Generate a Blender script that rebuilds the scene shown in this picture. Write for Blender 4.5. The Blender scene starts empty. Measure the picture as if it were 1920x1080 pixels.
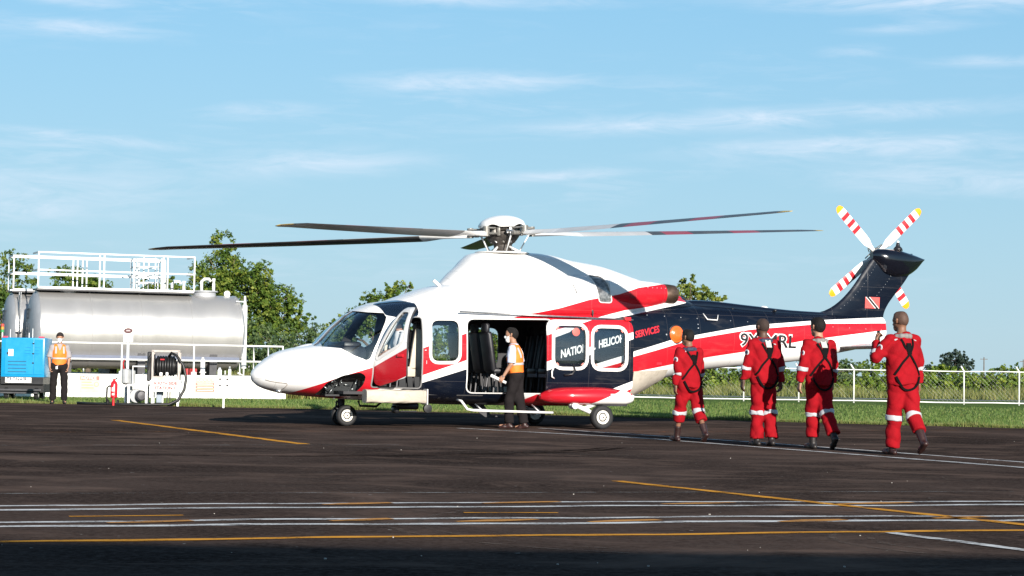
import bpy, bmesh, math, random
import numpy as np
from mathutils import Vector, Matrix
from mathutils.bvhtree import BVHTree
random.seed(7); RNG = np.random.default_rng(7)
R = math.radians
SC = bpy.context.scene
COL = SC.collection
# ------------------------------------------------------------------ camera, sky, sun, exposure
cam_d = bpy.data.cameras.new('camera'); cam = bpy.data.objects.new('camera', cam_d); COL.objects.link(cam)
cam_d.sensor_width = 36.0; cam_d.lens = 3907.0 / 1920 * 36; cam_d.clip_start = 0.1; cam_d.clip_end = 9000
cam.matrix_world = Matrix.Translation((0, 0, 1.0347)) @ Matrix.Rotation(R(90) + 0.0394, 4, 'X') @ Matrix.Rotation(0.0161, 4, 'Z')
SC.camera = cam
SUN_EL = R(15.5); SUN_AZ = R(159.5)          # azimuth clockwise from +Y
sun_dir = Vector((math.sin(SUN_AZ) * math.cos(SUN_EL), math.cos(SUN_AZ) * math.cos(SUN_EL), math.sin(SUN_EL)))
sd = bpy.data.lights.new('sun', 'SUN'); sd.energy = 5.0; sd.angle = R(0.53); sd.color = (1.0, 0.93, 0.84)
sun = bpy.data.objects.new('sun', sd); COL.objects.link(sun)
sun.rotation_euler = (-sun_dir).to_track_quat('-Z', 'Y').to_euler(); sun.location = (20, -60, 20)
SC.view_settings.view_transform = 'Standard'; SC.view_settings.look = 'None'
SC.view_settings.exposure = 0.70; SC.view_settings.gamma = 1.0; SC.view_settings.use_curve_mapping = False

class G:
    """tiny node-graph helper"""
    def __init__(s, nt): s.nt = nt; s.N = nt.nodes; s.L = nt.links
    def n(s, t, **kw):
        o = s.N.new(t)
        for k, v in kw.items(): setattr(o, k, v)
        return o
    def put(s, sock, v):
        if hasattr(v, 'is_output') or isinstance(v, bpy.types.NodeSocket): s.L.new(v, sock)
        elif v is not None: sock.default_value = v
    def m(s, op, a, b=None, c=None, clamp=False):
        o = s.n('ShaderNodeMath', operation=op); o.use_clamp = clamp
        s.put(o.inputs[0], a)
        if b is not None: s.put(o.inputs[1], b)
        if c is not None: s.put(o.inputs[2], c)
        return o.outputs[0]
    def mix(s, f, a, b):
        o = s.n('ShaderNodeMix', data_type='RGBA'); s.put(o.inputs[0], f)
        s.put(o.inputs[6], a if hasattr(a, 'is_output') else tuple(a)[:3] + (1,)); s.put(o.inputs[7], b if hasattr(b, 'is_output') else tuple(b)[:3] + (1,))
        return o.outputs[2]
    def mapr(s, v, a, b, c=0.0, d=1.0, smooth=False):
        o = s.n('ShaderNodeMapRange'); o.clamp = True
        if smooth: o.interpolation_type = 'SMOOTHSTEP'
        s.put(o.inputs[0], v)
        for i, x in enumerate((a, b, c, d)): o.inputs[i + 1].default_value = x
        return o.outputs[0]
    def noise(s, vec, scale, detail=3, rough=.55, dist=0.0):
        o = s.n('ShaderNodeTexNoise'); s.put(o.inputs['Vector'], vec)
        o.inputs['Scale'].default_value = scale; o.inputs['Detail'].default_value = detail
        o.inputs['Roughness'].default_value = rough; o.inputs['Distortion'].default_value = dist
        return o.outputs[0]
    def coord(s, which='Object'): return s.n('ShaderNodeTexCoord').outputs[which]
    def xyz(s, v):
        o = s.n('ShaderNodeSeparateXYZ'); s.put(o.inputs[0], v); return o.outputs
    def comb(s, x, y, z):
        o = s.n('ShaderNodeCombineXYZ')
        for i, v in enumerate((x, y, z)): s.put(o.inputs[i], v)
        return o.outputs[0]
    def mapping(s, v, scale=(1, 1, 1), rot=(0, 0, 0), loc=(0, 0, 0)):
        o = s.n('ShaderNodeMapping'); s.put(o.inputs[0], v); o.inputs[1].default_value = loc
        o.inputs[2].default_value = rot; o.inputs[3].default_value = scale; return o.outputs[0]

world = bpy.data.worlds.new('World'); SC.world = world; world.use_nodes = True
g = G(world.node_tree); g.N.clear()
sky = g.n('ShaderNodeTexSky', sky_type='NISHITA'); sky.sun_disc = False
sky.sun_elevation = SUN_EL; sky.sun_rotation = SUN_AZ; sky.altitude = 0; sky.air_density = 1.0; sky.dust_density = 0.35; sky.ozone_density = 1.6
d3 = g.xyz(g.coord('Generated'))
az = g.m('ARCTAN2', d3[0], d3[1]); el = g.m('ARCSINE', d3[2])
ft = g.noise(g.comb(g.m('MULTIPLY', az, 26), g.m('MULTIPLY', el, 190), 1.7), 1.0, 7, .62, .5)
ft2 = g.noise(g.comb(g.m('MULTIPLY', az, 5), g.m('MULTIPLY', el, 34), 5.1), 1.0, 4, .55, .3)
wisp = g.m('MULTIPLY', g.mapr(ft, .47, .72), g.mapr(ft2, .48, .66))
streaks = [  # azimuth, elevation, half-width, half-height (degrees), slope, strength
    (-1.6, 7.85, 2.9, .30, .03, .75), (-5.5, 5.6, 3.1, .38, .03, .60), (6.6, 6.95, 6.4, .26, .055, .85), (9.3, 6.2, 4.4, .28, .03, .75),
    (11.2, 10.1, 4.4, .34, -.02, .85), (-11.8, 6.05, 2.4, .16, -.06, .75), (-12.6, 9.9, 1.8, .28, -.12, .85), (-12.2, 9.0, 2.6, .26, -.05, .7),
    (-1.0, 10.1, 3.4, .22, .0, .6), (1.0, 5.35, 1.9, .16, .06, .65), (12.4, 5.3, 4.2, .42, -.03, .55), (-12.3, 4.7, 4.4, .6, .0, .45),
    (-7.2, 6.95, 1.6, .22, .06, .55), (13.3, 8.45, 1.8, .16, .0, .6), (9.3, 8.75, .9, .2, 0, .55), (10.8, 9.4, 1.7, .18, .05, .5), (-12.9, 4.1, 2.2, .35, 0, .5)]
tot = None
for a0, e0, sa, se, sl, st in streaks:
    da = g.m('SUBTRACT', az, R(a0)); de = g.m('SUBTRACT', g.m('SUBTRACT', el, R(e0)), g.m('MULTIPLY', da, sl))
    q = g.m('ADD', g.m('POWER', g.m('DIVIDE', da, R(sa)), 2), g.m('POWER', g.m('DIVIDE', de, R(se)), 2))
    e_ = g.m('MULTIPLY', g.m('EXPONENT', g.m('MULTIPLY', q, -1)), st)
    tot = e_ if tot is None else g.m('ADD', tot, e_)
fb = g.noise(g.comb(g.m('MULTIPLY', az, 22), g.m('MULTIPLY', el, 110), 9.3), 1.0, 8, .66, .7)
cl = g.mapr(g.m('MULTIPLY', tot, g.mapr(fb, .34, .66, .22, 1.15)), .05, .85, 0, .78)
cl = g.m('ADD', cl, g.m('MULTIPLY', wisp, .30), clamp=True)
cl = g.m('MULTIPLY', cl, g.mapr(el, R(.5), R(3.2)))
gain = g.n('ShaderNodeMix', data_type='RGBA', blend_type='MULTIPLY'); gain.inputs[0].default_value = 1
g.L.new(sky.outputs[0], gain.inputs[6]); gain.inputs[7].default_value = (.78, .92, 1.0, 1)
air = g.mix(g.mapr(el, R(-.5), R(11)), (3.5, 4.95, 5.95), (2.0, 4.45, 6.55))      # clear humid air, the same all round
base = g.mix(g.mapr(el, R(2), R(45), .86, .0), gain.outputs[2], air)
colr = g.mix(g.m('MULTIPLY', cl, .9), base, (6.1, 6.8, 7.8))
bg = g.n('ShaderNodeBackground'); g.L.new(colr, bg.inputs[0]); bg.inputs[1].default_value = 0.083
wo = g.n('ShaderNodeOutputWorld'); g.L.new(bg.outputs[0], wo.inputs[0])

# ------------------------------------------------------------------ helpers
def prop(o, label=None, cat=None, group=None, kind=None):
    if label: o['label'] = label
    if cat: o['category'] = cat
    if group: o['group'] = group
    if kind: o['kind'] = kind
    return o
def link(o, parent=None, loc=None, rot=None):
    COL.objects.link(o)
    if parent is not None: o.parent = parent
    if loc is not None: o.location = loc
    if rot is not None: o.rotation_euler = rot
    return o
def empty(name, loc=(0, 0, 0), rz=0, label=None, cat=None, group=None):
    o = bpy.data.objects.new(name, None); o.empty_display_size = .2
    return prop(link(o, None, loc, (0, 0, rz)), label, cat, group)
def aslist(m): return m if isinstance(m, (list, tuple)) else [m]
def mesh_obj(name, verts, faces, mats, parent=None, smooth=False, angle=None, loc=None, rot=None, mi=None):
    me = bpy.data.meshes.new(name); me.from_pydata([tuple(map(float, v)) for v in verts], [], faces if isinstance(faces, list) else [tuple(map(int, f)) for f in faces])
    return finish(name, me, mats, parent, smooth, angle, loc, rot, mi)
def finish(name, me, mats, parent=None, smooth=False, angle=None, loc=None, rot=None, mi=None):
    for m in aslist(mats): me.materials.append(m)
    if mi is not None: me.polygons.foreach_set('material_index', np.asarray(mi, dtype=np.int32))
    if smooth or angle is not None: me.polygons.foreach_set('use_smooth', np.ones(len(me.polygons), bool))
    me.update()
    if angle is not None: me.set_sharp_from_angle(angle=R(angle))
    return link(bpy.data.objects.new(name, me), parent, loc, rot)
class MB:
    """collects boxes, tubes, lathes ... that make up ONE mesh"""
    def __init__(s): s.v = []; s.f = []; s.mi = []
    def add(s, v, f, mi=0):
        o = len(s.v); s.v += [tuple(map(float, p)) for p in v]; s.f += [tuple(int(i) + o for i in q) for q in f]; s.mi += [mi] * len(f); return s
    def box(s, c, d, rz=0, mi=0, M=None, bev=0.0):
        x, y, z = [k / 2 for k in d]
        if bev > 0:
            b = min(bev, x * .9, y * .9, z * .9)
            bm = bmesh.new(); bmesh.ops.create_cube(bm, size=1, matrix=Matrix.Diagonal((d[0], d[1], d[2], 1)))
            bmesh.ops.bevel(bm, geom=list(bm.edges), offset=b, segments=2, profile=.5, affect='EDGES')
            bm.verts.index_update(); p = [tuple(v.co) for v in bm.verts]; f = [tuple(v.index for v in q.verts) for q in bm.faces]; bm.free()
        else:
            p = [(a * x, b * y, e * z) for a in (-1, 1) for b in (-1, 1) for e in (-1, 1)]
            f = [(0, 1, 3, 2), (4, 6, 7, 5), (0, 4, 5, 1), (2, 3, 7, 6), (0, 2, 6, 4), (1, 5, 7, 3)]
        T = Matrix.Translation(c) @ (M.to_4x4() if M is not None else Matrix.Rotation(rz, 4, 'Z'))
        return s.add([T @ Vector(q) for q in p], f, mi)
    def tube(s, pts, r, n=10, mi=0, caps=True, closed=False):
        pts = [Vector(p) for p in pts]; k = len(pts); rr = r if isinstance(r, (list, tuple, np.ndarray)) else [r] * k
        v = []; f = []; ref = None
        for i, p in enumerate(pts):
            if closed: t = pts[(i + 1) % k] - pts[i - 1]
            else: t = (pts[min(i + 1, k - 1)] - pts[max(i - 1, 0)])
            t = t.normalized() if t.length > 1e-9 else Vector((0, 0, 1))
            if ref is None: ref = t.orthogonal().normalized()
            ref = (ref - t * ref.dot(t)); ref = ref.normalized() if ref.length > 1e-6 else t.orthogonal().normalized()
            b = t.cross(ref)
            for j in range(n):
                a = 2 * math.pi * j / n; v.append(p + (ref * math.cos(a) + b * math.sin(a)) * rr[i])
        for i in range(k if closed else k - 1):
            for j in range(n):
                a = i * n + j; b_ = i * n + (j + 1) % n; c_ = ((i + 1) % k) * n
                f.append((a, b_, c_ + (j + 1) % n, c_ + j))
        if caps and not closed: f.append(tuple(range(n - 1, -1, -1))); f.append(tuple((k - 1) * n + j for j in range(n)))
        return s.add(v, f, mi)
    def lathe(s, prof, axis=(0, 0, 1), c=(0, 0, 0), n=24, mi=0):
        """prof: (radius, along-axis) pairs"""
        Q = Vector((0, 0, 1)).rotation_difference(Vector(axis)).to_matrix(); c = Vector(c); v = []; f = []
        for r_, h_ in prof:
            for j in range(n):
                a = 2 * math.pi * j / n; v.append(c + Q @ Vector((r_ * math.cos(a), r_ * math.sin(a), h_)))
        for i in range(len(prof) - 1):
            for j in range(n): f.append((i * n + j, i * n + (j + 1) % n, (i + 1) * n + (j + 1) % n, (i + 1) * n + j))
        f.append(tuple(range(n - 1, -1, -1))); f.append(tuple((len(prof) - 1) * n + j for j in range(n)))
        return s.add(v, f, mi)
    def prism(s, poly, ext, mi=0, origin=(0, 0, 0)):
        """poly: 3-D points, ext: extrusion vector"""
        e = Vector(ext); n = len(poly); a = [Vector(p) + Vector(origin) for p in poly]
        v = a + [p + e for p in a]
        f = [tuple(range(n - 1, -1, -1)), tuple(range(n, 2 * n))] + [(i, (i + 1) % n, n + (i + 1) % n, n + i) for i in range(n)]
        return s.add(v, f, mi)
    def build(s, name, mats, parent=None, smooth=False, angle=None, loc=None, rot=None):
        o = mesh_obj(name, s.v, s.f, mats, parent, smooth, angle, loc, rot, s.mi)
        bm = bmesh.new(); bm.from_mesh(o.data); bmesh.ops.recalc_face_normals(bm, faces=bm.faces); bm.to_mesh(o.data); bm.free()
        if angle is not None: o.data.set_sharp_from_angle(angle=R(angle))
        return o
def copy_tree(o, parent=None):
    c = o.copy(); COL.objects.link(c); c.parent = parent
    for ch in o.children: copy_tree(ch, c)
    return c
def evaluated(o, name):
    dg = bpy.context.evaluated_depsgraph_get(); me = bpy.data.meshes.new_from_object(o.evaluated_get(dg), depsgraph=dg); me.name = name; return me
def boolean(me, cutters, op='DIFFERENCE'):
    """mesh (op) each cutter mesh -> new mesh; helpers are removed again"""
    for cme in cutters:
        a = bpy.data.objects.new('a', me); b = bpy.data.objects.new('b', cme); COL.objects.link(a); COL.objects.link(b)
        md = a.modifiers.new('b', 'BOOLEAN'); md.operation = op; md.object = b; md.solver = 'EXACT'
        bpy.context.view_layer.update(); me = evaluated(a, 'cut')
        bpy.data.objects.remove(a); bpy.data.objects.remove(b)
    return me
def text_mesh(body, size, extrude=.002, align='LEFT', spacing=1.0, bold=0.0):
    cu = bpy.data.curves.new('t', 'FONT'); cu.body = body; cu.size = size; cu.extrude = extrude; cu.align_x = align; cu.space_character = spacing; cu.offset = bold; cu.resolution_u = 3
    o = bpy.data.objects.new('t', cu); COL.objects.link(o); bpy.context.view_layer.update()
    me = evaluated(o, 'lettering'); bpy.data.objects.remove(o); me.materials.clear(); return me
def text_obj(name, body, size, m, parent, M, extrude=.002, align='LEFT', spacing=1.0, bold=0.0):
    me = text_mesh(body, size, extrude, align, spacing, bold); me.transform(M); return finish(name, me, m, parent)
# frame for flat lettering: x axis, up axis, origin
def frame(o, xa, up):
    x = Vector(xa).normalized(); u = Vector(up).normalized(); z = x.cross(u)
    M = Matrix((x, u, z)).transposed().to_4x4(); return Matrix.Translation(o) @ M

def mat(name, col, rough=.5, metal=0.0, var=.12, scale=6.0, bump=0.0, bscale=60.0, coat=0.0, spec=.5, stretch=(1, 1, 1), dirt=None, dirtamt=.0, dscale=3.0):
    m = bpy.data.materials.new(name); m.use_nodes = True; g = G(m.node_tree); p = g.N['Principled BSDF']
    v = g.mapping(g.coord('Object'), stretch)
    n = g.noise(v, scale, 4, .6)
    lo = [max(0, c * (1 - var)) for c in col]; hi = [min(1, c * (1 + var)) for c in col]
    c = g.mix(g.mapr(n, .3, .7), lo, hi)
    if dirt is not None:
        dn = g.noise(v, dscale, 6, .65, .4); c = g.mix(g.mapr(dn, .52, .75, 0, dirtamt), c, dirt)
    g.L.new(c, p.inputs['Base Color']); p.inputs['Metallic'].default_value = metal
    g.put(p.inputs['Roughness'], g.mapr(n, .2, .8, max(.02, rough - .06), min(1, rough + .06)))
    p.inputs['Specular IOR Level'].default_value = spec
    if coat: p.inputs['Coat Weight'].default_value = coat; p.inputs['Coat Roughness'].default_value = .06
    if bump:
        b = g.n('ShaderNodeBump'); b.inputs['Strength'].default_value = bump; b.inputs['Distance'].default_value = .01
        g.L.new(g.noise(v, bscale, 4, .6), b.inputs['Height']); g.L.new(b.outputs[0], p.inputs['Normal'])
    return m
def glass_mat(name, tint=(.75, .82, .85), trans=.8, rough=.02):
    m = bpy.data.materials.new(name); m.use_nodes = True; g = G(m.node_tree); g.N.remove(g.N['Principled BSDF'])
    t = g.n('ShaderNodeBsdfTransparent'); t.inputs[0].default_value = tint + (1,)
    gl = g.n('ShaderNodeBsdfGlossy'); gl.inputs[0].default_value = (.95, .97, 1, 1); gl.inputs[1].default_value = rough
    fr = g.n('ShaderNodeLayerWeight'); fr.inputs[0].default_value = .5
    f2 = g.mapr(g.m('POWER', fr.outputs['Facing'], 4.0), 0, 1, 1 - trans, .9)
    mx = g.n('ShaderNodeMixShader'); g.L.new(f2, mx.inputs[0]); g.L.new(t.outputs[0], mx.inputs[1]); g.L.new(gl.outputs[0], mx.inputs[2])
    g.L.new(mx.outputs[0], g.N['Material Output'].inputs[0]); return m
MT = {}
MT['white'] = mat('white_paint', (.80, .79, .77), .35, var=.03, coat=.15, dirt=(.6, .57, .5), dirtamt=.25)
MT['wall_white'] = mat('white_masonry_paint', (.78, .77, .72), .8, var=.04, bump=.25, bscale=40, dirt=(.45, .42, .34), dirtamt=.3, dscale=2)
MT['steel_white'] = mat('white_painted_steel', (.78, .78, .76), .45, var=.04, dirt=(.45, .35, .25), dirtamt=.2, dscale=8)
MT['black'] = mat('black_rubber', (.012, .012, .013), .7, var=.25, bump=.2)
MT['blackmetal'] = mat('black_painted_metal', (.015, .015, .017), .4, var=.25)
MT['darkgrey'] = mat('dark_grey_metal', (.06, .06, .065), .5, metal=.3, var=.25)
MT['steel'] = mat('bare_steel', (.5, .5, .5), .35, metal=.9, var=.2, scale=20)
MT['hubwhite'] = mat('wheel_hub_paint', (.76, .74, .68), .5, var=.08, dirt=(.2, .16, .1), dirtamt=.5, dscale=12)
MT['red'] = mat('red_paint', (.55, .012, .02), .3, var=.08, coat=.2)
MT['signred'] = mat('sign_red', (.45, .05, .05), .6)
MT['yellow'] = mat('yellow_paint', (.85, .5, .02), .4)
MT['glass'] = glass_mat('window_glass', (.93, .955, .96), .94)
MT['darkglass'] = glass_mat('tinted_glass', (.30, .36, .42), .85)
# ================================================================== HELICOPTER
YAW = 0.4117
HELI = empty('helicopter', (-.1924, 38.24, 0), math.pi + YAW, 'white, red and navy rescue helicopter with open doors parked on the apron', 'helicopter')
def pchip(xs, ys):
    xs = np.array(xs, float); ys = np.array(ys, float)
    if xs[0] > xs[-1]: xs = xs[::-1]; ys = ys[::-1]
    h = np.diff(xs); d = np.diff(ys) / h; m = np.zeros(len(xs)); m[0] = d[0]; m[-1] = d[-1]
    for i in range(1, len(xs) - 1):
        if d[i - 1] * d[i] > 0:
            w1 = 2 * h[i] + h[i - 1]; w2 = h[i] + 2 * h[i - 1]; m[i] = (w1 + w2) / (w1 / d[i - 1] + w2 / d[i])
    def f(x):
        x = np.clip(x, xs[0], xs[-1]); i = np.clip(np.searchsorted(xs, x) - 1, 0, len(xs) - 2)
        t = (x - xs[i]) / h[i]
        return ((1 + 2 * t) * (1 - t) ** 2 * ys[i] + t * (1 - t) ** 2 * h[i] * m[i] + t * t * (3 - 2 * t) * ys[i + 1] + t * t * (t - 1) * h[i] * m[i + 1])
    return f
class Loft:
    """stations: X, z bottom, z top, half width, z of max width, lower and upper roundness, y offset"""
    def __init__(s, st, nx, nt, ends=True):
        st = [tuple(r) + (0.0,) * (8 - len(r)) for r in st]; s.st = st; X = [r[0] for r in st]
        s.f = [pchip(X, [r[k] for r in st]) for k in range(1, 8)]
        lo, hi = min(X), max(X); u = np.linspace(0, 1, nx); s.X = np.unique(np.concatenate([lo + (hi - lo) * u, np.array(X)]))[::-1]
        th = 2 * np.pi * np.arange(nt) / nt; s.P = np.zeros((len(s.X), nt, 3))
        for i, x in enumerate(s.X):
            zb, zt, w, zw, nl, nu, yo = [float(f(x)) for f in s.f]; c, sn = np.cos(th), np.sin(th); n = np.where(sn < 0, nl, nu)
            s.P[i, :, 0] = x; s.P[i, :, 1] = yo + w * np.sign(c) * np.abs(c) ** (2 / n)
            s.P[i, :, 2] = zw + np.where(sn < 0, zw - zb, zt - zw) * np.sign(sn) * np.abs(sn) ** (2 / n)
        dt = np.roll(s.P, -1, 1) - np.roll(s.P, 1, 1); dx = np.gradient(s.P, axis=0)
        N = np.cross(dx, dt); N /= np.linalg.norm(N, axis=2, keepdims=True) + 1e-12
        cen = s.P.mean(1, keepdims=True); sg = np.sign(((s.P - cen) * N).sum(2).mean()); s.N = N * sg
    def side_y(s, x, z):
        zb, zt, w, zw, nl, nu, yo = [float(f(x)) for f in s.f]
        h, n = (zw - zb, nl) if z < zw else (zt - zw, nu); t = min(.999, abs(z - zw) / h); return yo + w * (1 - t ** n) ** (1 / n)
    def skin(s, off, flip=False, base=0):
        P = s.P + s.N * off; nx, nt = P.shape[:2]; V = P.reshape(-1, 3); F = []
        for i in range(nx - 1):
            for j in range(nt):
                q = (base + i * nt + j, base + i * nt + (j + 1) % nt, base + (i + 1) * nt + (j + 1) % nt, base + (i + 1) * nt + j); F.append(q[::-1] if flip else q)
        a = tuple(base + j for j in range(nt)); b = tuple(base + (nx - 1) * nt + j for j in range(nt))
        F.append(a if flip else a[::-1]); F.append(b[::-1] if flip else b); return V, F
    def solid(s, outer=0.0, inner=None, mats=(0, 1)):
        V, F = s.skin(outer); mi = [mats[0]] * len(F)
        if inner is not None:
            V2, F2 = s.skin(inner, True, len(V)); V = np.concatenate([V, V2]); mi += [mats[1]] * len(F2); F = F + F2
        me = bpy.data.meshes.new('loft'); me.from_pydata(V.tolist(), [], F); me.polygons.foreach_set('material_index', np.array(mi, np.int32)); me.update()
        bm = bmesh.new(); bm.from_mesh(me)
        if inner is None: bmesh.ops.recalc_face_normals(bm, faces=bm.faces)
        else:
            # outer outward, inner inward: check orientation by signed volume of the outer part
            nO = len(s.X) - 1; vol = 0.0
            bm.faces.ensure_lookup_table(); fo = [f for f in bm.faces if f.material_index == mats[0]]
            for f in fo: vol += f.calc_center_median().dot(f.normal) * f.calc_area()
            if vol < 0: bmesh.ops.reverse_faces(bm, faces=bm.faces)
        bm.to_mesh(me); bm.free(); return me
def cutter(poly3, ext, clip=None, mi=1):
    """closed prism mesh; clip = (point, normal): keeps the side the normal points to"""
    b = MB().prism(poly3, ext); me = bpy.data.meshes.new('cutter'); me.from_pydata(b.v, [], b.f); bm = bmesh.new(); bm.from_mesh(me)
    bmesh.ops.triangulate(bm, faces=[f for f in bm.faces if len(f.verts) > 4]); bmesh.ops.recalc_face_normals(bm, faces=bm.faces)
    if clip:
        r = bmesh.ops.bisect_plane(bm, geom=list(bm.verts) + list(bm.edges) + list(bm.faces), plane_co=clip[0], plane_no=clip[1], clear_inner=True)
        bmesh.ops.holes_fill(bm, edges=[e for e in r['geom_cut'] if isinstance(e, bmesh.types.BMEdge)]); bmesh.ops.triangulate(bm, faces=bm.faces); bmesh.ops.recalc_face_normals(bm, faces=bm.faces)
    for f in bm.faces: f.material_index = mi
    bm.to_mesh(me); bm.free(); return me
def rounded(poly, r=.08, n=5):
    """2-D polygon with rounded corners"""
    out = []; k = len(poly); P = [Vector(p).to_2d() if len(p) > 2 else Vector(p) for p in poly]
    for i in range(k):
        a, b, c = P[i - 1], P[i], P[(i + 1) % k]; d1 = (a - b); d2 = (c - b); rr = min(r, d1.length * .45, d2.length * .45); s_ = b + d1.normalized() * rr; e_ = b + d2.normalized() * rr
        for j in range(n + 1): t = j / n; out.append(tuple(s_ * (1 - t) ** 2 + b * 2 * t * (1 - t) + e_ * t * t))
    return out
def grow(poly, d):
    """offset a 2-D polygon outward by d"""
    P = [Vector(p) for p in poly]; k = len(P); A = sum(P[i].x * P[(i + 1) % k].y - P[(i + 1) % k].x * P[i].y for i in range(k)); s_ = 1 if A > 0 else -1; out = []
    for i in range(k):
        t = (P[(i + 1) % k] - P[i - 1]); t = t.normalized() if t.length > 1e-9 else Vector((1, 0)); out.append(tuple(P[i] + Vector((t.y, -t.x)) * d * s_))
    return out
def ring_cutter(poly, width, y0, y1):
    a = poly; b = grow(poly, width); n = len(a)
    V = [(p[0], y0, p[1]) for p in a] + [(p[0], y0, p[1]) for p in b] + [(p[0], y1, p[1]) for p in a] + [(p[0], y1, p[1]) for p in b]; F = []
    for i in range(n):
        j = (i + 1) % n; F += [(i, j, n + j, n + i), (2 * n + i, 3 * n + i, 3 * n + j, 2 * n + j), (i, 2 * n + i, 2 * n + j, j), (n + i, n + j, 3 * n + j, 3 * n + i)]
    me = bpy.data.meshes.new('ring'); me.from_pydata(V, [], F); bm = bmesh.new(); bm.from_mesh(me); bmesh.ops.recalc_face_normals(bm, faces=bm.faces); bm.to_mesh(me); bm.free(); return me
def side_cut(poly, port=True, y0=.55, y1=1.5): s_ = 1 if port else -1; return cutter([(p[0], s_ * y0, p[1]) for p in poly], (0, s_ * (y1 - y0), 0))

# ---- livery: boundaries z(x) along the fuselage
def livery_mat(name):
    m = bpy.data.materials.new(name); m.use_nodes = True; g = G(m.node_tree); p = g.N['Principled BSDF']; co = g.coord('Object'); X = g.xyz(co)
    xn = g.m('DIVIDE', g.m('ADD', X[0], 9.0), 14.0); zn = g.m('DIVIDE', X[2], 4.0)
    def curve(pts):
        c = g.n('ShaderNodeFloatCurve'); g.L.new(xn, c.inputs[1]); cv = c.mapping.curves[0]; pts = sorted(((x + 9) / 14, min(1, max(0, z / 4))) for x, z in pts)
        if pts[0][0] > 0.001: pts = [(0, pts[0][1])] + pts
        if pts[-1][0] < .999: pts = pts + [(1, pts[-1][1])]
        cv.points[0].location = pts[0]; cv.points[1].location = pts[-1]
        for q in pts[1:-1]: cv.points.new(*q)
        for q in cv.points: q.handle_type = 'VECTOR'
        c.mapping.update(); return g.m('LESS_THAN', zn, c.outputs[0])
    W, Rd, Nv = (.80, .79, .775), (.50, .012, .022), (.0035, .006, .0135)
    c1 = [(5, 0), (4.2, .52), (4.06, .60), (3.34, .886), (2.757, 1.07), (1.88, 1.42), (1.23, 1.64), (.19, 1.977), (-.7, 2.164), (-1.3, 2.335), (-1.92, 2.448), (-2.36, 2.589), (-2.97, 2.677), (-3.42, 2.72), (-3.46, 3.9)]
    c2 = [(5, 0), (4, .2), (2.757, .65), (1.873, .946), (1.09, 1.211), (-.63, 1.777), (-.92, 1.85), (-1.5, 2.022), (-2.06, 2.163), (-2.635, 2.247), (-3.35, 2.39), (-3.65, 2.37), (-3.70, 3.9)]
    c3 = [(5, 0), (4, .05), (2.757, .52), (1.87, .81), (1.09, 1.051), (-.635, 1.652), (-.92, 1.754), (-1.5, 1.954), (-2.07, 2.055), (-2.64, 2.168), (-3.35, 2.301), (-3.65, 2.36), (-3.70, 3.9)]
    c4 = [(5, 0), (.8, 0), (.45, .3), (.06, .62), (-.39, .80), (-1.42, 1.176), (-1.93, 1.32), (-2.23, 1.42), (-3.04, 1.635), (-3.64, 1.74), (-5, 1.962), (-6.72, 2.11), (-8.11, 2.197), (-9, 2.22)]
    c5 = [(5, 0), (.6, 0), (.3, .3), (.058, .449), (-.23, .584), (-1.44, 1.079), (-1.93, 1.203), (-2.23, 1.325), (-3.05, 1.527), (-3.64, 1.67), (-5, 1.881), (-6.72, 2.038), (-8.11, 2.081), (-9, 2.1)]
    c6 = [(5, 0), (-1, 0), (-1.3, .4), (-1.6, .75), (-2.235, 1.041), (-3.93, 1.324), (-5.01, 1.475), (-6.24, 1.695), (-8.12, 1.933), (-9, 2.0)]
    col = W
    for cv, c in ((c1, Rd), (c2, W), (c3, Nv), (c4, W), (c5, Rd), (c6, W)): col = g.mix(curve(cv), col, c)
    # soot, scuffs and panel joints
    n = g.noise(g.mapping(co, (.6, 1, 2.2)), 3.0, 6, .65, .3)
    col = g.mix(g.mapr(n, .55, .8, 0, .10), col, (.30, .27, .23))
    px = g.m('ABSOLUTE', g.m('SUBTRACT', g.m('FRACT', g.m('DIVIDE', g.m('ADD', X[0], 9.13), .82)), .5)); pz = g.m('ABSOLUTE', g.m('SUBTRACT', g.m('FRACT', g.m('DIVIDE', g.m('ADD', X[2], .17), .66)), .5))
    seam = g.m('MAXIMUM', g.m('LESS_THAN', px, .0042), g.m('LESS_THAN', pz, .0052))
    col = g.mix(g.m('MULTIPLY', seam, .28), col, (.12, .11, .11))
    g.L.new(col, p.inputs['Base Color']); g.put(p.inputs['Roughness'], g.mapr(n, .3, .7, .20, .34)); p.inputs['Coat Weight'].default_value = .06; p.inputs['Coat Roughness'].default_value = .05; p.inputs['Specular IOR Level'].default_value = .3
    b = g.n('ShaderNodeBump'); b.inputs['Strength'].default_value = .22; b.inputs['Distance'].default_value = .02
    g.L.new(g.m('SUBTRACT', g.noise(co, 1.6, 2, .5), g.m('MULTIPLY', seam, .25)), b.inputs['Height']); g.L.new(b.outputs[0], p.inputs['Normal']); return m
LIV = livery_mat('helicopter_livery')
TRIM = mat('cabin_trim', (.035, .035, .038), .75, var=.2)
NAVY = mat('navy_gloss_paint', (.0035, .006, .0135), .2, var=.15, coat=.4)
FRAME = mat('window_frame_paint', (.74, .72, .69), .4, var=.05)
SEATM = mat('black_seat_leather', (.012, .012, .016), .5, var=.3, bump=.2, bscale=25)
BEIGE = mat('cream_seat_shell', (.55, .48, .38), .6, var=.1)
CANVAS = mat('dirty_white_canvas', (.46, .41, .34), .85, var=.12, scale=3, bump=.9, bscale=7, dirt=(.22, .18, .13), dirtamt=.7, dscale=4)
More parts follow.
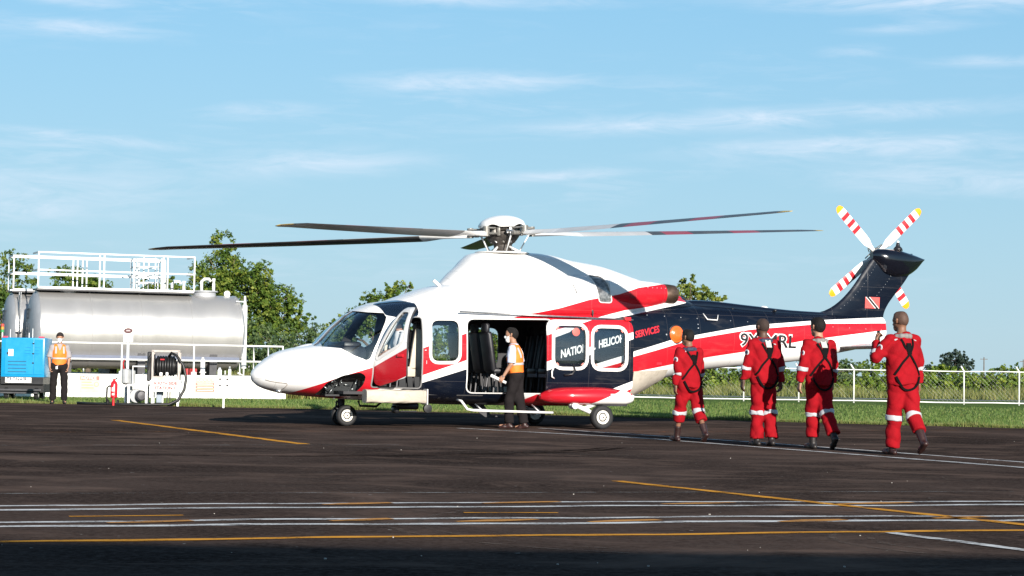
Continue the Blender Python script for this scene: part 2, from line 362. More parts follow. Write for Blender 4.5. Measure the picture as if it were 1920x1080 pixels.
body = Loft([(4.73, .86, .90, .03, .88, 2, 2), (4.69, .76, .97, .15, .87, 2, 2), (4.55, .665, 1.10, .33, .88, 2.1, 2.1), (4.3, .59, 1.27, .52, .90, 2.3, 2.2), (4.0, .545, 1.36, .68, .92, 2.4, 2.3),
    (3.6, .51, 1.43, .83, .95, 2.6, 2.3), (3.3, .49, 1.73, .91, 1.0, 2.8, 2.3), (2.9, .465, 2.04, 1.0, 1.05, 3.0, 2.5), (2.5, .45, 2.2, 1.06, 1.1, 3.2, 2.9), (2.0, .43, 2.26, 1.1, 1.2, 3.5, 3.4),
    (1.2, .40, 2.28, 1.12, 1.25, 3.8, 4), (-1.2, .39, 2.28, 1.12, 1.25, 3.8, 4), (-2.0, .45, 2.28, 1.08, 1.3, 3.6, 4), (-2.5, .66, 2.3, 1.02, 1.4, 3.2, 3.6), (-3.0, .86, 2.33, .9, 1.5, 2.8, 3.2),
    (-3.6, .99, 2.34, .72, 1.6, 2.5, 2.8), (-4.3, 1.11, 2.33, .56, 1.68, 2.3, 2.5), (-5.2, 1.2, 2.28, .44, 1.75, 2.2, 2.4), (-6.2, 1.29, 2.24, .36, 1.8, 2.1, 2.3), (-7.2, 1.47, 2.22, .27, 1.87, 2.1, 2.2), (-8.0, 1.62, 2.20, .19, 1.93, 2, 2), (-8.29, 1.68, 2.19, .13, 1.94, 2, 2)], 100, 72)
win_front = rounded([(1.785, 1.885), (1.785, 1.17), (1.285, 1.18), (1.285, 1.895)], .13)
win_a = rounded([(.99, 1.85), (.99, 1.11), (.376, 1.11), (.376, 1.85)], .16)
win_b = rounded([(.215, 1.82), (.215, 1.10), (-.42, 1.10), (-.42, 1.82)], .16)
door_open = rounded([(1.12, 1.92), (1.10, .63), (-.56, .63), (-.56, 1.95)], .14)
cockpit_open = rounded([(2.84, .71), (1.97, .70), (1.965, 1.93), (2.30, 1.93), (2.82, 1.12)], .05)
cockpit_win = rounded([(2.74, 1.20), (2.22, 1.43), (2.085, 1.52), (2.065, 2.0), (2.27, 2.01)], .06)
cockpit_leaf = rounded([(2.83, .76), (2.70, .72), (1.99, .88), (1.98, 2.09), (2.30, 2.09), (2.81, 1.13)], .07)
chin = rounded([(3.72, .55), (3.60, .77), (3.34, .895), (3.05, .955), (2.95, .89), (2.985, .73), (3.13, .535)], .05)
VD = Vector((-.33, -.947, 0))
wsp = [(3.86, 1.41), (3.52, 1.75), (3.20, 2.045), (2.86, 2.01), (2.57, 2.0), (2.515, 1.93), (2.53, 1.85), (2.668, 1.501), (2.80, 1.20), (2.87, 1.165), (3.087, 1.242), (3.334, 1.365)]
def ws_cut(port, pad=0.0):
    s_ = 1 if port else -1; pts = grow(wsp, pad) if pad else wsp; v = Vector((VD.x, VD.y * s_, 0))
    return cutter([Vector((a, .75 * s_, b)) - v * .75 for a, b in pts], v * 1.75, ((0, .035 * s_, 0), (0, s_, 0)))
shell = body.solid(0.0, -.035)
cuts = [side_cut(win_front), side_cut(win_front, False), side_cut(door_open), side_cut(win_a, False), side_cut(win_b, False), side_cut(cockpit_open), side_cut(cockpit_win, False), side_cut(chin, True, .3), ws_cut(True), ws_cut(False)]
finish('fuselage', boolean(shell, cuts), [LIV, TRIM], HELI, angle=38)
def pane(name, cut, parent, m, o0=-.020, o1=-.012, lft=None):
    me = boolean((lft or body).solid(o1, o0, (0, 0)), [cut], 'INTERSECT'); me.polygons.foreach_set('material_index', np.zeros(len(me.polygons), np.int32)); return finish(name, me, m, parent, angle=60)
for pt in (True, False):
    pane('windshield', ws_cut(pt), HELI, MT['glass'])
    w_ = pane('cabin_window', side_cut(win_front, pt), HELI, MT['glass'])
    fr = boolean(body.solid(.012, -.02, (0, 0)), [ring_cutter(win_front, .055, .6 if pt else -.6, 1.5 if pt else -1.5)], 'INTERSECT'); finish('window_frame', fr, FRAME, w_, angle=40)
for nm, pl in (('cabin_window', win_a), ('cabin_window', win_b), ('cockpit_window', cockpit_win)): pane(nm, side_cut(pl, False), HELI, MT['glass'])
pane('chin_window', side_cut(chin, True, .3), HELI, glass_mat('chin_glass', (.93, .95, .95), .95))
eb = rounded([(2.62, .30), (2.56, .82), (2.22, 1.0), (1.98, .98), (1.98, .34)], .06)
pane('eyebrow_window', cutter([(a, b, 1.7) for a, b in eb], (0, 0, .9)), HELI, MT['darkglass'], .002, .009)
# engine deck, mast fairing, engine nacelles
deck = Loft([(2.35, 2.14, 2.20, .45, 2.16, 2, 2), (2.0, 1.98, 2.33, .74, 2.1, 2.5, 2.4), (1.5, 1.95, 2.50, .93, 2.08, 3, 2.4), (.8, 1.95, 2.64, 1.03, 2.1, 3, 2.5), (0, 1.95, 2.76, 1.06, 2.12, 3, 2.6), (-.8, 1.95, 2.84, 1.06, 2.15, 3, 2.9), (-1.35, 1.95, 2.84, 1.04, 2.2, 3, 3.1),
    (-1.8, 1.96, 2.80, .98, 2.2, 3, 3), (-2.4, 1.98, 2.70, .86, 2.25, 3, 2.6), (-3.0, 2.02, 2.58, .66, 2.28, 2.6, 2.4), (-3.6, 2.12, 2.46, .42, 2.3, 2.2, 2.2), (-3.9, 2.2, 2.38, .25, 2.3, 2, 2)], 46, 48)
finish('engine_cowling', deck.solid(0), [LIV], HELI, angle=40)
mast = Loft([(1.22, 2.45, 2.58, .20, 2.5, 2, 2), (1.05, 2.4, 2.76, .40, 2.5, 2.5, 2.3), (.85, 2.35, 2.94, .55, 2.5, 3, 2.2), (.66, 2.3, 3.13, .66, 2.5, 3, 2.3), (.45, 2.3, 3.18, .72, 2.5, 3, 2.3), (0, 2.3, 3.2, .76, 2.5, 3, 2.3), (-.55, 2.3, 3.2, .76, 2.5, 3, 2.2), (-.95, 2.3, 3.17, .72, 2.5, 3, 2.1), (-1.3, 2.3, 3.10, .68, 2.5, 3, 2), (-1.95, 2.3, 3.01, .6, 2.5, 3, 1.9), (-2.6, 2.25, 2.83, .46, 2.45, 3, 1.9), (-3.2, 2.2, 2.66, .34, 2.4, 2.4, 1.9), (-3.75, 2.2, 2.48, .2, 2.35, 2, 2)], 44, 48)
finish('mast_fairing', mast.solid(0), [LIV], HELI, angle=40)
MB().lathe([(.44, 0), (.50, .012), (.505, .022), (.47, .032), (.2, .036)], c=(.0, 0, 3.165), n=40).build('fairing_rim', MT['white'], HELI, angle=40)
EXH = mat('heat_stained_exhaust', (.16, .105, .075), .45, metal=.8, var=.45, scale=9)
INT = mat('intake_mesh', (.42, .38, .34), .35, metal=.85, var=.6, scale=16, dirt=(.12, .08, .06), dirtamt=.8, dscale=9)
for s_ in (1, -1):
    nac = Loft([(-1.75, 2.2, 2.72, .24, 2.46, 2.4, 2.4, .74 * s_), (-2.2, 2.2, 2.74, .25, 2.47, 2.3, 2.3, .70 * s_), (-2.7, 2.23, 2.72, .24, 2.49, 2.2, 2.2, .62 * s_), (-3.05, 2.31, 2.69, .19, 2.5, 2, 2, .55 * s_)], 14, 28)
    if s_ > 0: nac_p = nac
    n_ = finish('engine_nacelle', nac.solid(0), [LIV], HELI, angle=45)
    ax = Vector((-.96, .10 * s_ * -1, .0)).normalized()
    MB().lathe([(.175, -.05), (.19, .0), (.187, .12), (.175, .24), (.165, .26), (.150, .24), (.135, .02), (.05, .0)], axis=ax, c=(-3.04, .553 * s_, 2.50), n=28).build('exhaust_nozzle', EXH, HELI, angle=50)
    ip = rounded([(-1.42, 2.80), (-1.50, 2.30), (-1.76, 2.30), (-1.72, 2.79)], .05)
    me = boolean(deck.solid(.012, -.03, (0, 0)), [cutter([(a, .4 * s_, b) for a, b in ip], (0, 1.0 * s_, 0))], 'INTERSECT'); me.polygons.foreach_set('material_index', np.zeros(len(me.polygons), np.int32)); io = finish('engine_intake', me, INT, HELI, angle=50)
    me = boolean(deck.solid(.022, -.03, (0, 0)), [ring_cutter(ip, .016, .4 * s_, 1.4 * s_)], 'INTERSECT'); finish('intake_lip', me, MT['white'], io)
# sliding cabin door, pushed back along its rail
DSH = (-1.51, .125, 0)
dd = boolean(body.solid(0.0, -.045), [side_cut(grow(door_open, .03))], 'INTERSECT')
dd = boolean(dd, [side_cut(win_a), side_cut(win_b)])
sd_o = finish('sliding_door', dd, [LIV, TRIM], HELI, angle=38, loc=DSH)
for pl in (win_a, win_b):
    w_ = pane('door_window', side_cut(pl), sd_o, glass_mat('door_glass', (.94, .96, .965), .93))
    finish('window_frame', boolean(body.solid(.014, -.02, (0, 0)), [ring_cutter(pl, .06, .6, 1.5)], 'INTERSECT'), FRAME, w_, angle=40)
    for cx in (min(p[0] for p in pl) + .06, max(p[0] for p in pl) - .06):
        for cz in (min(p[1] for p in pl) + .05, max(p[1] for p in pl) - .05):
            MB().box((cx, body.side_y(0, cz) + .004, cz), (.05, .01, .025), M=Matrix.Rotation(R(45 if (cx - pl[0][0]) * (cz - 1.4) > 0 else -45), 3, 'Y')).build('pull_tab', mat('red_pull_tab', (.75, .22, .18), .6), w_)
MB().lathe([(.075, 0), (.075, .012), (.05, .016)], axis=(0, 1, 0), c=(.56, body.side_y(0, 1.74) - .02, 1.74), n=24).build('vent_disc', mat('red_vent', (.62, .12, .10), .4), sd_o, angle=40)
b_ = MB(); b_.tube([(1.02, 1.14, 1.08), (1.06, 1.17, 1.02), (1.06, 1.17, .93), (1.0, 1.14, .90)], .014, 8); b_.build('door_handle', MT['white'], sd_o, smooth=True)
b_ = MB(); b_.tube([(.62, 1.12, 1.16), (.60, 1.16, 1.05), (.66, 1.17, .98), (.80, 1.14, .96)], .020, 8); b_.build('door_latch', MT['blackmetal'], sd_o, smooth=True)
b_ = MB(); b_.tube([(1.28, 1.12, 2.05), (-2.15, 1.11, 1.985)], .016, 8); b_.build('door_rail', MT['steel'], HELI, smooth=True)
b_ = MB(); b_.box((-2.0, 1.17, 2.0), (.12, .1, .07), bev=.01); b_.build('rail_carriage', MT['red'], HELI)
# cockpit door, swung forward on its hinges
cd = boolean(body.solid(0.0, -.04), [side_cut(cockpit_leaf, True, .35)], 'INTERSECT'); cd = boolean(cd, [side_cut(cockpit_win, True, .35)])
hp = Vector((2.80, 1.00, 0)); cdo = finish('cockpit_door', cd, [LIV, TRIM], HELI, angle=38)
cdo.matrix_local = Matrix.Translation(hp) @ Matrix.Rotation(R(-62), 4, 'Z') @ Matrix.Translation(-hp)
w_ = pane('door_window', side_cut(cockpit_win, True, .35), cdo, MT['glass'])
finish('window_frame', boolean(body.solid(.012, -.02, (0, 0)), [ring_cutter(cockpit_win, .05, .35, 1.5)], 'INTERSECT'), FRAME, w_, angle=40)
b_ = MB(); b_.box((2.12, 1.10, 1.25), (.14, .05, .05), bev=.015); b_.build('door_handle', MT['red'], cdo)
finish('door_seal', boolean(body.solid(.008, -.03, (0, 0)), [ring_cutter(cockpit_open, .022, .6, 1.5)], 'INTERSECT'), mat('door_seal_grey', (.22, .22, .22), .5), HELI, angle=40)
finish('door_sill', boolean(body.solid(.008, -.03, (0, 0)), [ring_cutter(door_open, .020, .6, 1.5)], 'INTERSECT'), MT['white'], HELI, angle=40)
# interior
MB().box((1.2, 0, .60), (4.3, 1.9, .05)).build('cabin_floor', TRIM, HELI)
MB().box((-.98, 0, 1.3), (.04, 2.0, 1.5)).build('cabin_bulkhead', TRIM, HELI)
b_ = MB(); b_.box((3.05, 0, 1.12), (.5, 1.3, .62), bev=.12); b_.box((3.06, 0, 1.42), (.34, 1.15, .14), bev=.05); b_.build('instrument_panel', MT['blackmetal'], HELI, angle=40)
b_ = MB(); b_.box((2.45, 0, .95), (.9, .26, .5), bev=.05); b_.build('centre_console', MT['darkgrey'], HELI, angle=40)
BELT = mat('belt_grey', (.16, .16, .17), .7); EDGE = mat('grey_seat_edge', (.16, .17, .21), .6)
def seat(x, y, fwd, mats, cream=False, name='passenger_seat'):
    f = 1 if fwd else -1; e = link(bpy.data.objects.new(name, None), HELI, (x, y, .62), (0, 0, 0 if fwd else math.pi))
    b = MB(); b.box((.02, 0, .40), (.42, .42, .11), bev=.04); b.build('seat_cushion', mats, e, angle=45)
    b = MB(); b.box((-.22, 0, .74), (.11, .42, .72), bev=.045, M=Matrix.Rotation(R(-9), 3, 'Y')); b.build('seat_back', mats, e, angle=45)
    b = MB(); b.box((-.28, 0, 1.16), (.10, .26, .18), bev=.045); b.build('headrest', mats, e, angle=45)
    b = MB(); b.box((.20, 0, .34), (.03, .40, .10), bev=.01); b.build('seat_front', EDGE, e)
    for sx in (-.18, .16):
        for sy in (-.17, .17): MB().tube([(sx, sy, .0), (sx * .8, sy, .36)], .018, 6).build('leg', MT['darkgrey'], e)
    for sy in (-.09, .09): MB().box((-.155, sy, .76), (.012, .04, .62), M=Matrix.Rotation(R(-9), 3, 'Y')).build('seat_belt', BELT, e)
    if cream:
        MB().box((-.33, 0, .72), (.06, .47, .80), bev=.03, M=Matrix.Rotation(R(-9), 3, 'Y')).build('seat_shell', BEIGE, e, angle=45)
        for sy in (-.26, .26): b = MB(); b.box((-.22, sy, .74), (.26, .05, .74), bev=.025, M=Matrix.Rotation(R(-9), 3, 'Y')); b.box((-.05, sy, .36), (.40, .05, .18), bev=.02); b.build('seat_wing', BEIGE, e, angle=45)
for yy in (.78, .28, -.28, -.78): seat(.36, yy, False, SEATM); seat(-.72, yy, True, SEATM)
for yy in (.46, -.46): seat(2.10, yy, True, SEATM, True, 'pilot_seat')
for k, yy in enumerate((.7, .34, -.05, -.5)):
    MB().box((.02 + .05 * k, yy, .68), (.16, .08, .10), bev=.02).build('seat_pouch', mat('pouch', [(.5, .05, .05), (.6, .58, .5), (.55, .53, .48), (.3, .3, .3)][k], .7), HELI)
# instruments seen through the chin window: pedals, rods and brackets
b_ = MB(); rr = random.Random(3)
for k in range(16):
    a = Vector((rr.uniform(3.0, 3.55), rr.uniform(.45, .72), rr.uniform(.56, .86))); b_.tube([a, a + Vector((rr.uniform(-.12, .12), rr.uniform(-.05, .05), rr.uniform(-.12, .12)))], rr.uniform(.006, .016), 6)
b_.build('rudder_pedals', MT['steel'], HELI, smooth=True)
b_ = MB(); b_.box((3.2, .40, .72), (.6, .04, .4)); b_.box((3.3, .52, .55), (.6, .4, .03)); b_.build('pedal_bay', MT['blackmetal'], HELI)
# tail: drive-shaft cover, fin, gearbox, stabiliser
NV = NAVY
shaft = Loft([(-3.55, 2.16, 2.40, .17, 2.28, 4, 3), (-4.1, 2.15, 2.43, .20, 2.28, 5, 3), (-5.2, 2.12, 2.36, .17, 2.24, 5, 3), (-6.2, 2.12, 2.29, .14, 2.2, 4, 3), (-6.9, 2.12, 2.27, .11, 2.2, 4, 3)], 20, 28)
finish('drive_shaft_cover', shaft.solid(0), [NV], HELI, angle=40)
for xx in (-4.75, -5.7): MB().lathe([(.0, 0), (.03, .004), (.03, .03), (.012, .045)], axis=(0, 1, 0), c=(xx, .17, 2.27), n=12).build('cover_latch', MT['blackmetal'], HELI, smooth=True)
b_ = MB(); b_.tube([(-3.94, .50, 2.16), (-3.98, .60, 2.05), (-4.2, .58, 2.04), (-4.26, .50, 2.14)], .012, 6); b_.build('grab_handle', MT['white'], HELI, smooth=True)
def airfoil_plate(name, outline, th, m, parent, y=0.0, taper=1.0):
    """fin-like solid: outline in X-Z, lens-shaped thickness"""
    n = len(outline); cx = sum(p[0] for p in outline) / n; cz = sum(p[1] for p in outline) / n; lev = [(1.0, .12), (.93, .55), (.72, .9), (.35, 1.0)]
    V = []; F = []
    for sgn in (1, -1):
        base = len(V)
        for s_, t_ in lev: V += [(cx + (p[0] - cx) * s_, y + sgn * th * .5 * t_, cz + (p[1] - cz) * s_) for p in outline]
        for k in range(len(lev) - 1):
            for i in range(n): F.append((base + k * n + i, base + k * n + (i + 1) % n, base + (k + 1) * n + (i + 1) % n, base + (k + 1) * n + i))
        F.append(tuple(base + (len(lev) - 1) * n + i for i in range(n)))
    o2 = len(lev) * n
    for i in range(n): F.append((i, (i + 1) % n, o2 + (i + 1) % n, o2 + i))
    b = MB(); b.add(V, F); return b.build(name, m, parent, angle=32)
# fin as a loft of horizontal slices
fz = [2.0, 2.2, 2.27, 2.42, 2.68, 3.0, 3.15, 3.30, 3.42, 3.50]; fl = pchip([2.0, 2.2, 2.265, 2.3, 2.421, 2.683, 3.15, 3.467, 3.52], [-6.5, -6.55, -6.80, -6.92, -7.16, -7.47, -7.84, -8.086, -8.12]); ftr = pchip([2.0, 2.207, 3.0, 3.1, 3.6], [-8.29, -8.30, -8.85, -8.92, -9.0])
V = []; F = []; npt = 20
zs = np.linspace(2.0, 3.5, 26)
for z in zs:
    a, b = float(fl(z)), float(ftr(z)); ch = a - b; tk = .10 + .02 * (3.5 - z)
    for j in range(npt):
        t = 2 * math.pi * j / npt; u = .5 - .5 * math.cos(t); y = (1 if t < math.pi else -1) * tk * 2.2 * (.2969 * math.sqrt(u) - .126 * u - .3516 * u * u + .2843 * u ** 3 - .1015 * u ** 4) * 1.9
        V.append((a - ch * u, y, z))
for i in range(len(zs) - 1):
    for j in range(npt): F.append((i * npt + j, i * npt + (j + 1) % npt, (i + 1) * npt + (j + 1) % npt, (i + 1) * npt + j))
F.append(tuple(range(npt))); F.append(tuple((len(zs) - 1) * npt + j for j in range(npt)))
finb = MB(); finb.add(V, F); fin = finb.build('tail_fin', LIV, HELI, angle=40)
def fin_y(x, z):
    a, b = float(fl(z)), float(ftr(z)); u = min(.98, max(.02, (a - x) / (a - b))); tk = .10 + .02 * (3.5 - z)
    return tk * 2.2 * (.2969 * math.sqrt(u) - .126 * u - .3516 * u * u + .2843 * u ** 3 - .1015 * u ** 4) * 1.9
bulb = Loft([(-8.02, 3.36, 3.50, .05, 3.43, 2, 2), (-8.14, 3.24, 3.56, .14, 3.42, 2, 2), (-8.3, 3.08, 3.575, .20, 3.38, 2, 2.2), (-8.55, 3.02, 3.57, .22, 3.36, 2, 2.2), (-8.8, 3.04, 3.52, .19, 3.36, 2, 2.2), (-9.05, 3.17, 3.46, .12, 3.37, 2, 2), (-9.22, 3.34, 3.41, .045, 3.385, 2, 2), (-9.27, 3.38, 3.40, .01, 3.39, 2, 2)], 20, 32)
finish('tail_gearbox_fairing', bulb.solid(0), [mat('black_gloss_fairing', (.004, .005, .009), .14, var=.1, coat=.6)], HELI, angle=45)
b_ = MB(); b_.lathe([(.10, 0), (.085, .05), (.045, .09), (.04, .12), (.025, .17), (.0, .18)], c=(-8.62, .02, 3.55), n=18); b_.build('tail_beacon', MT['blackmetal'], HELI, smooth=True)
b_ = MB(); b_.lathe([(.028, 0), (.028, .06), (.0, .075)], c=(-8.62, .02, 3.68), n=12); b_.build('beacon_lamp', MT['white'], HELI, smooth=True)
for k in range(18):          # rivet heads along the fin
    z = 2.36 + .056 * k; 
    for fr_ in (.17, .62):
        a, b = float(fl(z)), float(ftr(z)); x = a - (a - b) * fr_
        if z > 3.05 and fr_ > .3: continue
        MB().lathe([(.009, 0), (.006, .006)], axis=(0, 1, 0), c=(x, fin_y(x, z), z), n=6).build('rivet', MT['steel'], fin)
for s_ in (1, -1):
    V = []; F = []; npt = 16
    for i, (yy, x0, x1, z) in enumerate([(.10, -7.15, -7.95, 1.60), (.9, -7.22, -7.92, 1.61), (1.62, -7.30, -7.88, 1.62), (1.70, -7.38, -7.84, 1.62)]):
        for j in range(npt):
            t = 2 * math.pi * j / npt; u = .5 - .5 * math.cos(t); V.append((x0 + (x1 - x0) * u, yy * s_, z + (1 if t < math.pi else -1) * (.055 if i < 3 else .02) * math.sin(math.pi * u ** .6)))
    for i in range(3):
        for j in range(npt): F.append((i * npt + j, i * npt + (j + 1) % npt, (i + 1) * npt + (j + 1) % npt, (i + 1) * npt + j))
    F.append(tuple(range(npt))); F.append(tuple(3 * npt + j for j in range(npt)))
    b_ = MB(); b_.add(V, F); b_.build('stabiliser', MT['white'], HELI, angle=50)
# flag on the fin
fl_o = MB(); x0, x1, z0, z1 = -7.843, -8.194, 2.378, 2.601
def quad_on_fin(b, pts, off): 
    o = [(x, fin_y(x, z) + off, z) for x, z in pts]; b.add(o + [(p[0], p[1] - off * .9, p[2]) for p in o], [tuple(range(len(o)))])
def fin_patch(name, poly, off, m, parent, n=8):
    a, b, c, d = [Vector(p) for p in poly]; V = []; F = []
    for i in range(n + 1):
        for j in range(n + 1):
            p = (a * (1 - i / n) + b * (i / n)) * (1 - j / n) + (d * (1 - i / n) + c * (i / n)) * (j / n); V.append((p.x, fin_y(p.x, p.y) + off, p.y))
    for i in range(n):
        for j in range(n): F.append((i * (n + 1) + j, (i + 1) * (n + 1) + j, (i + 1) * (n + 1) + j + 1, i * (n + 1) + j + 1))
    return mesh_obj(name, V, F, m, parent)
fp = fin_patch('flag', [(x0, z0), (x1, z0), (x1, z1), (x0, z1)], .004, mat('flag_red', (.72, .09, .08), .5, var=.03), fin)
w = x1 - x0
fin_patch('flag_stripe', [(x0 + w * .70, z0), (x0 + w * .99, z0), (x0 + w * .30, z1), (x0 + w * .01, z1)], .007, MT['white'], fp)
fin_patch('flag_stripe', [(x0 + w * .76, z0), (x0 + w * .93, z0), (x0 + w * .24, z1), (x0 + w * .07, z1)], .010, MT['blackmetal'], fp)
# lettering laid on the skin
def skin_text(body_txt, x0, x1, z0, cap, slope, m, parent, off=.005, bold=0.0, name='lettering'):
    me = text_mesh(body_txt, 1.0, 0.0, bold=bold); co = np.zeros(len(me.vertices) * 3); me.vertices.foreach_get('co', co); co = co.reshape(-1, 3)
    mn, mx = co.min(0), co.max(0); u = (co[:, 0] - mn[0]) / (mx[0] - mn[0]); v = (co[:, 1] - mn[1]) / (mx[1] - mn[1]); out = []
    for a, b in zip(u, v):
        x = x0 + (x1 - x0) * a; z = z0 + cap * b + slope * abs(x - x0); out += [x, body.side_y(x, z) + off, z]
    me.vertices.foreach_set('co', np.array(out)); me.update(); return finish(name, me, m, parent)
LW = mat('white_lettering', (.82, .82, .8), .5, var=.02); LR = mat('red_lettering', (.62, .015, .03), .5, var=.05); LB = mat('black_lettering', (.012, .012, .014), .5)
skin_text('NATIONAL', -.70, -1.39, 1.26, .155, .254, LW, HELI, bold=.032); skin_text('HELICOPTER', -1.46, -2.18, 1.45, .15, .254, LW, HELI, bold=.032); skin_text('SERVICES', -2.23, -2.78, 1.655, .13, .22, LR, HELI, bold=.026)
skin_text('9Y-MRL', -4.73, -6.10, 1.54, .30, -.018, LW, HELI, .006, bold=.055, name='registration_outline'); skin_text('9Y-MRL', -4.755, -6.075, 1.565, .25, -.018, LB, HELI, .016, bold=.012, name='registration')
# orange dome on the tail cone, aerials, floats, sponsons, gear
MB().lathe([(.182, -.02), (.182, .012), (.165, .02), (.0, .021)], axis=Vector((-.18, 1, 0)), c=(-3.18, body.side_y(-3.18, 1.75) - .01, 1.75), n=32).build('dome_shadow_ring', MT['blackmetal'], HELI, angle=40)  # black ring drawn in as the shadow round the dome
MB().lathe([(.158, .015), (.155, .035), (.148, .040), (.140, .036), (.12, .056), (.07, .078), (0, .085)], axis=Vector((-.18, 1, 0)), c=(-3.18, body.side_y(-3.18, 1.75) - .01, 1.75), n=32).build('orange_dome', mat('orange_gloss_plastic', (.85, .13, .02), .25, var=.05, coat=.3), HELI, smooth=True)
b_ = MB(); V_ = []; F_ = []; nl_, na_ = 40, 20
for i in range(nl_ + 1):
    x = 1.90 + 1.10 * i / nl_
    for j in range(na_):
        t = 2 * math.pi * j / na_; k = .004 * math.sin(9 * x + 3 * math.sin(2 * t)) + .003 * math.sin(23 * x + 5 * t); c, s = math.cos(t), math.sin(t)
        V_.append((x, 1.05 + (.13 + k) * math.copysign(abs(c) ** .4, c), .545 + (.115 + k) * math.copysign(abs(s) ** .4, s)))
for i in range(nl_):
    for j in range(na_): F_.append((i * na_ + j, i * na_ + (j + 1) % na_, (i + 1) * na_ + (j + 1) % na_, (i + 1) * na_ + j))
F_.append(tuple(range(na_))); F_.append(tuple(nl_ * na_ + j for j in range(na_))); b_.add(V_, F_); b_.build('float_bag', CANVAS, HELI, angle=50)
MB().box((1.885, 1.05, .545), (.02, .30, .27), bev=.005).build('float_bag_end', MT['white'], HELI)
cp = [(-2.17, 1.045), (-3.0, 1.09), (-2.98, .9), (-2.53, .64), (-2.15, .58)]
finish('rear_float_cover', boolean(body.solid(.07, -.02, (0, 0)), [side_cut(cp, True, .2)], 'INTERSECT'), CANVAS, HELI, angle=40)
def spons_mat():
    m = bpy.data.materials.new('sponson_paint'); m.use_nodes = True; g = G(m.node_tree); p = g.N['Principled BSDF']; X = g.xyz(g.coord('Object'))
    k = g.m('GREATER_THAN', g.m('ADD', X[0], g.m('MULTIPLY', X[2], 2.46)), .006); g.L.new(g.mix(k, (.80, .79, .77), (.50, .012, .022)), p.inputs['Base Color']); p.inputs['Roughness'].default_value = .25; p.inputs['Coat Weight'].default_value = .35; return m
SPM = spons_mat()
WHEEL = []
def wheel(name, c, r, wdt, parent):
    e = link(bpy.data.objects.new(name, None), parent, c)
    k = r; pr = [(.56 * k, -wdt * .32), (.62 * k, -wdt * .46), (.80 * k, -wdt * .5), (.93 * k, -wdt * .42), (k, -wdt * .22), (k, wdt * .22), (.93 * k, wdt * .42), (.80 * k, wdt * .5), (.62 * k, wdt * .46), (.56 * k, wdt * .32)]
    MB().lathe(pr, axis=(0, 1, 0), n=36).build('tyre', MT['black'], e, angle=50)
    rm = MB().lathe([(.57 * k, -wdt * .40), (.57 * k, wdt * .40), (.53 * k, wdt * .42), (.50 * k, wdt * .36), (.30 * k, wdt * .30), (.20 * k, wdt * .40), (.14 * k, wdt * .52), (0, wdt * .53)], axis=(0, 1, 0), n=30).build('rim', MT['hubwhite'], e, angle=35)
    for a in range(6): MB().lathe([(.035 * k, 0), (.035 * k, .008)], axis=(0, 1, 0), c=(.37 * k * math.cos(a * 1.047), wdt * .335, .37 * k * math.sin(a * 1.047)), n=8).build('rim_hole', MT['blackmetal'], rm)
    MB().lathe([(.08 * k, 0), (.06 * k, .012)], axis=(0, 1, 0), c=(0, wdt * .53, 0), n=10).build('hub_cap', EXH, rm); return e
for s_ in (1, -1):
    sp = Loft([(-.30, .52, .62, .05, .57, 2, 2, 1.12 * s_), (-.45, .46, .70, .20, .58, 2.2, 2.2, 1.18 * s_), (-.75, .44, .745, .30, .58, 2.6, 2.4, 1.26 * s_), (-1.3, .43, .755, .33, .58, 3, 2.6, 1.28 * s_), (-1.8, .43, .71, .31, .57, 3, 2.6, 1.28 * s_), (-1.98, .47, .66, .25, .56, 2.6, 2.4, 1.26 * s_), (-2.06, .53, .59, .10, .56, 2, 2, 1.22 * s_)], 24, 32)
    so = finish('sponson', sp.solid(0), [SPM], HELI, angle=45)
    MB().box((-1.62, 1.28 * s_, .432), (.5, .4, .03)).build('wheel_well', MT['blackmetal'], so)
    MB().box((-1.55, 1.605 * s_, .58), (.16, .012, .12)).build('data_plate', mat('grey_decal', (.6, .58, .55), .6), so)
    MB().box((-1.92, 1.50 * s_, .60), (.05, .05, .09), bev=.01).build('position_light', MT['red'], so)
    lg = link(bpy.data.objects.new('main_gear', None), HELI)
    b_ = MB(); b_.tube([(-.78, 1.36 * s_, .47), (-.95, 1.38 * s_, .40), (-1.36, 1.40 * s_, .225)], [.055, .045, .035], 10); b_.tube([(-1.30, 1.38 * s_, .46), (-1.02, 1.40 * s_, .36)], .035, 10); b_.lathe([(.06, -.09), (.065, 0), (.06, .09)], axis=(0, 1, 0), c=(-.84, 1.38 * s_, .42), n=16); b_.build('trailing_link', MT['steel_white'], lg, angle=45)
    b_ = MB(); b_.tube([(-1.36, 1.34 * s_, .215), (-1.36, 1.52 * s_, .215)], .03, 10); b_.build('axle', MT['steel'], lg)
    wh = wheel('main_wheel', (-1.36, 1.47 * s_, .217), .217, .16, HELI)
    if s_ < 0: wh.rotation_euler = (0, 0, math.pi)
lg = link(bpy.data.objects.new('nose_gear', None), HELI)
b_ = MB(); b_.tube([(3.06, 0, .56), (3.06, 0, .36)], .065, 14); b_.tube([(3.06, 0, .38), (3.01, 0, .19)], .042, 12); b_.tube([(3.14, 0, .45), (3.16, 0, .33), (3.05, 0, .24)], .018, 8); b_.build('strut', MT['darkgrey'], lg, angle=45)
b_ = MB(); b_.tube([(3.01, -.2, .185), (3.01, .2, .185)], .025, 10); b_.build('axle', MT['steel'], lg)
for yy in (.145, -.145):
    wh = wheel('nose_wheel', (3.01, yy, .187), .187, .13, HELI)
    if yy < 0: wh.rotation_euler = (0, 0, math.pi)
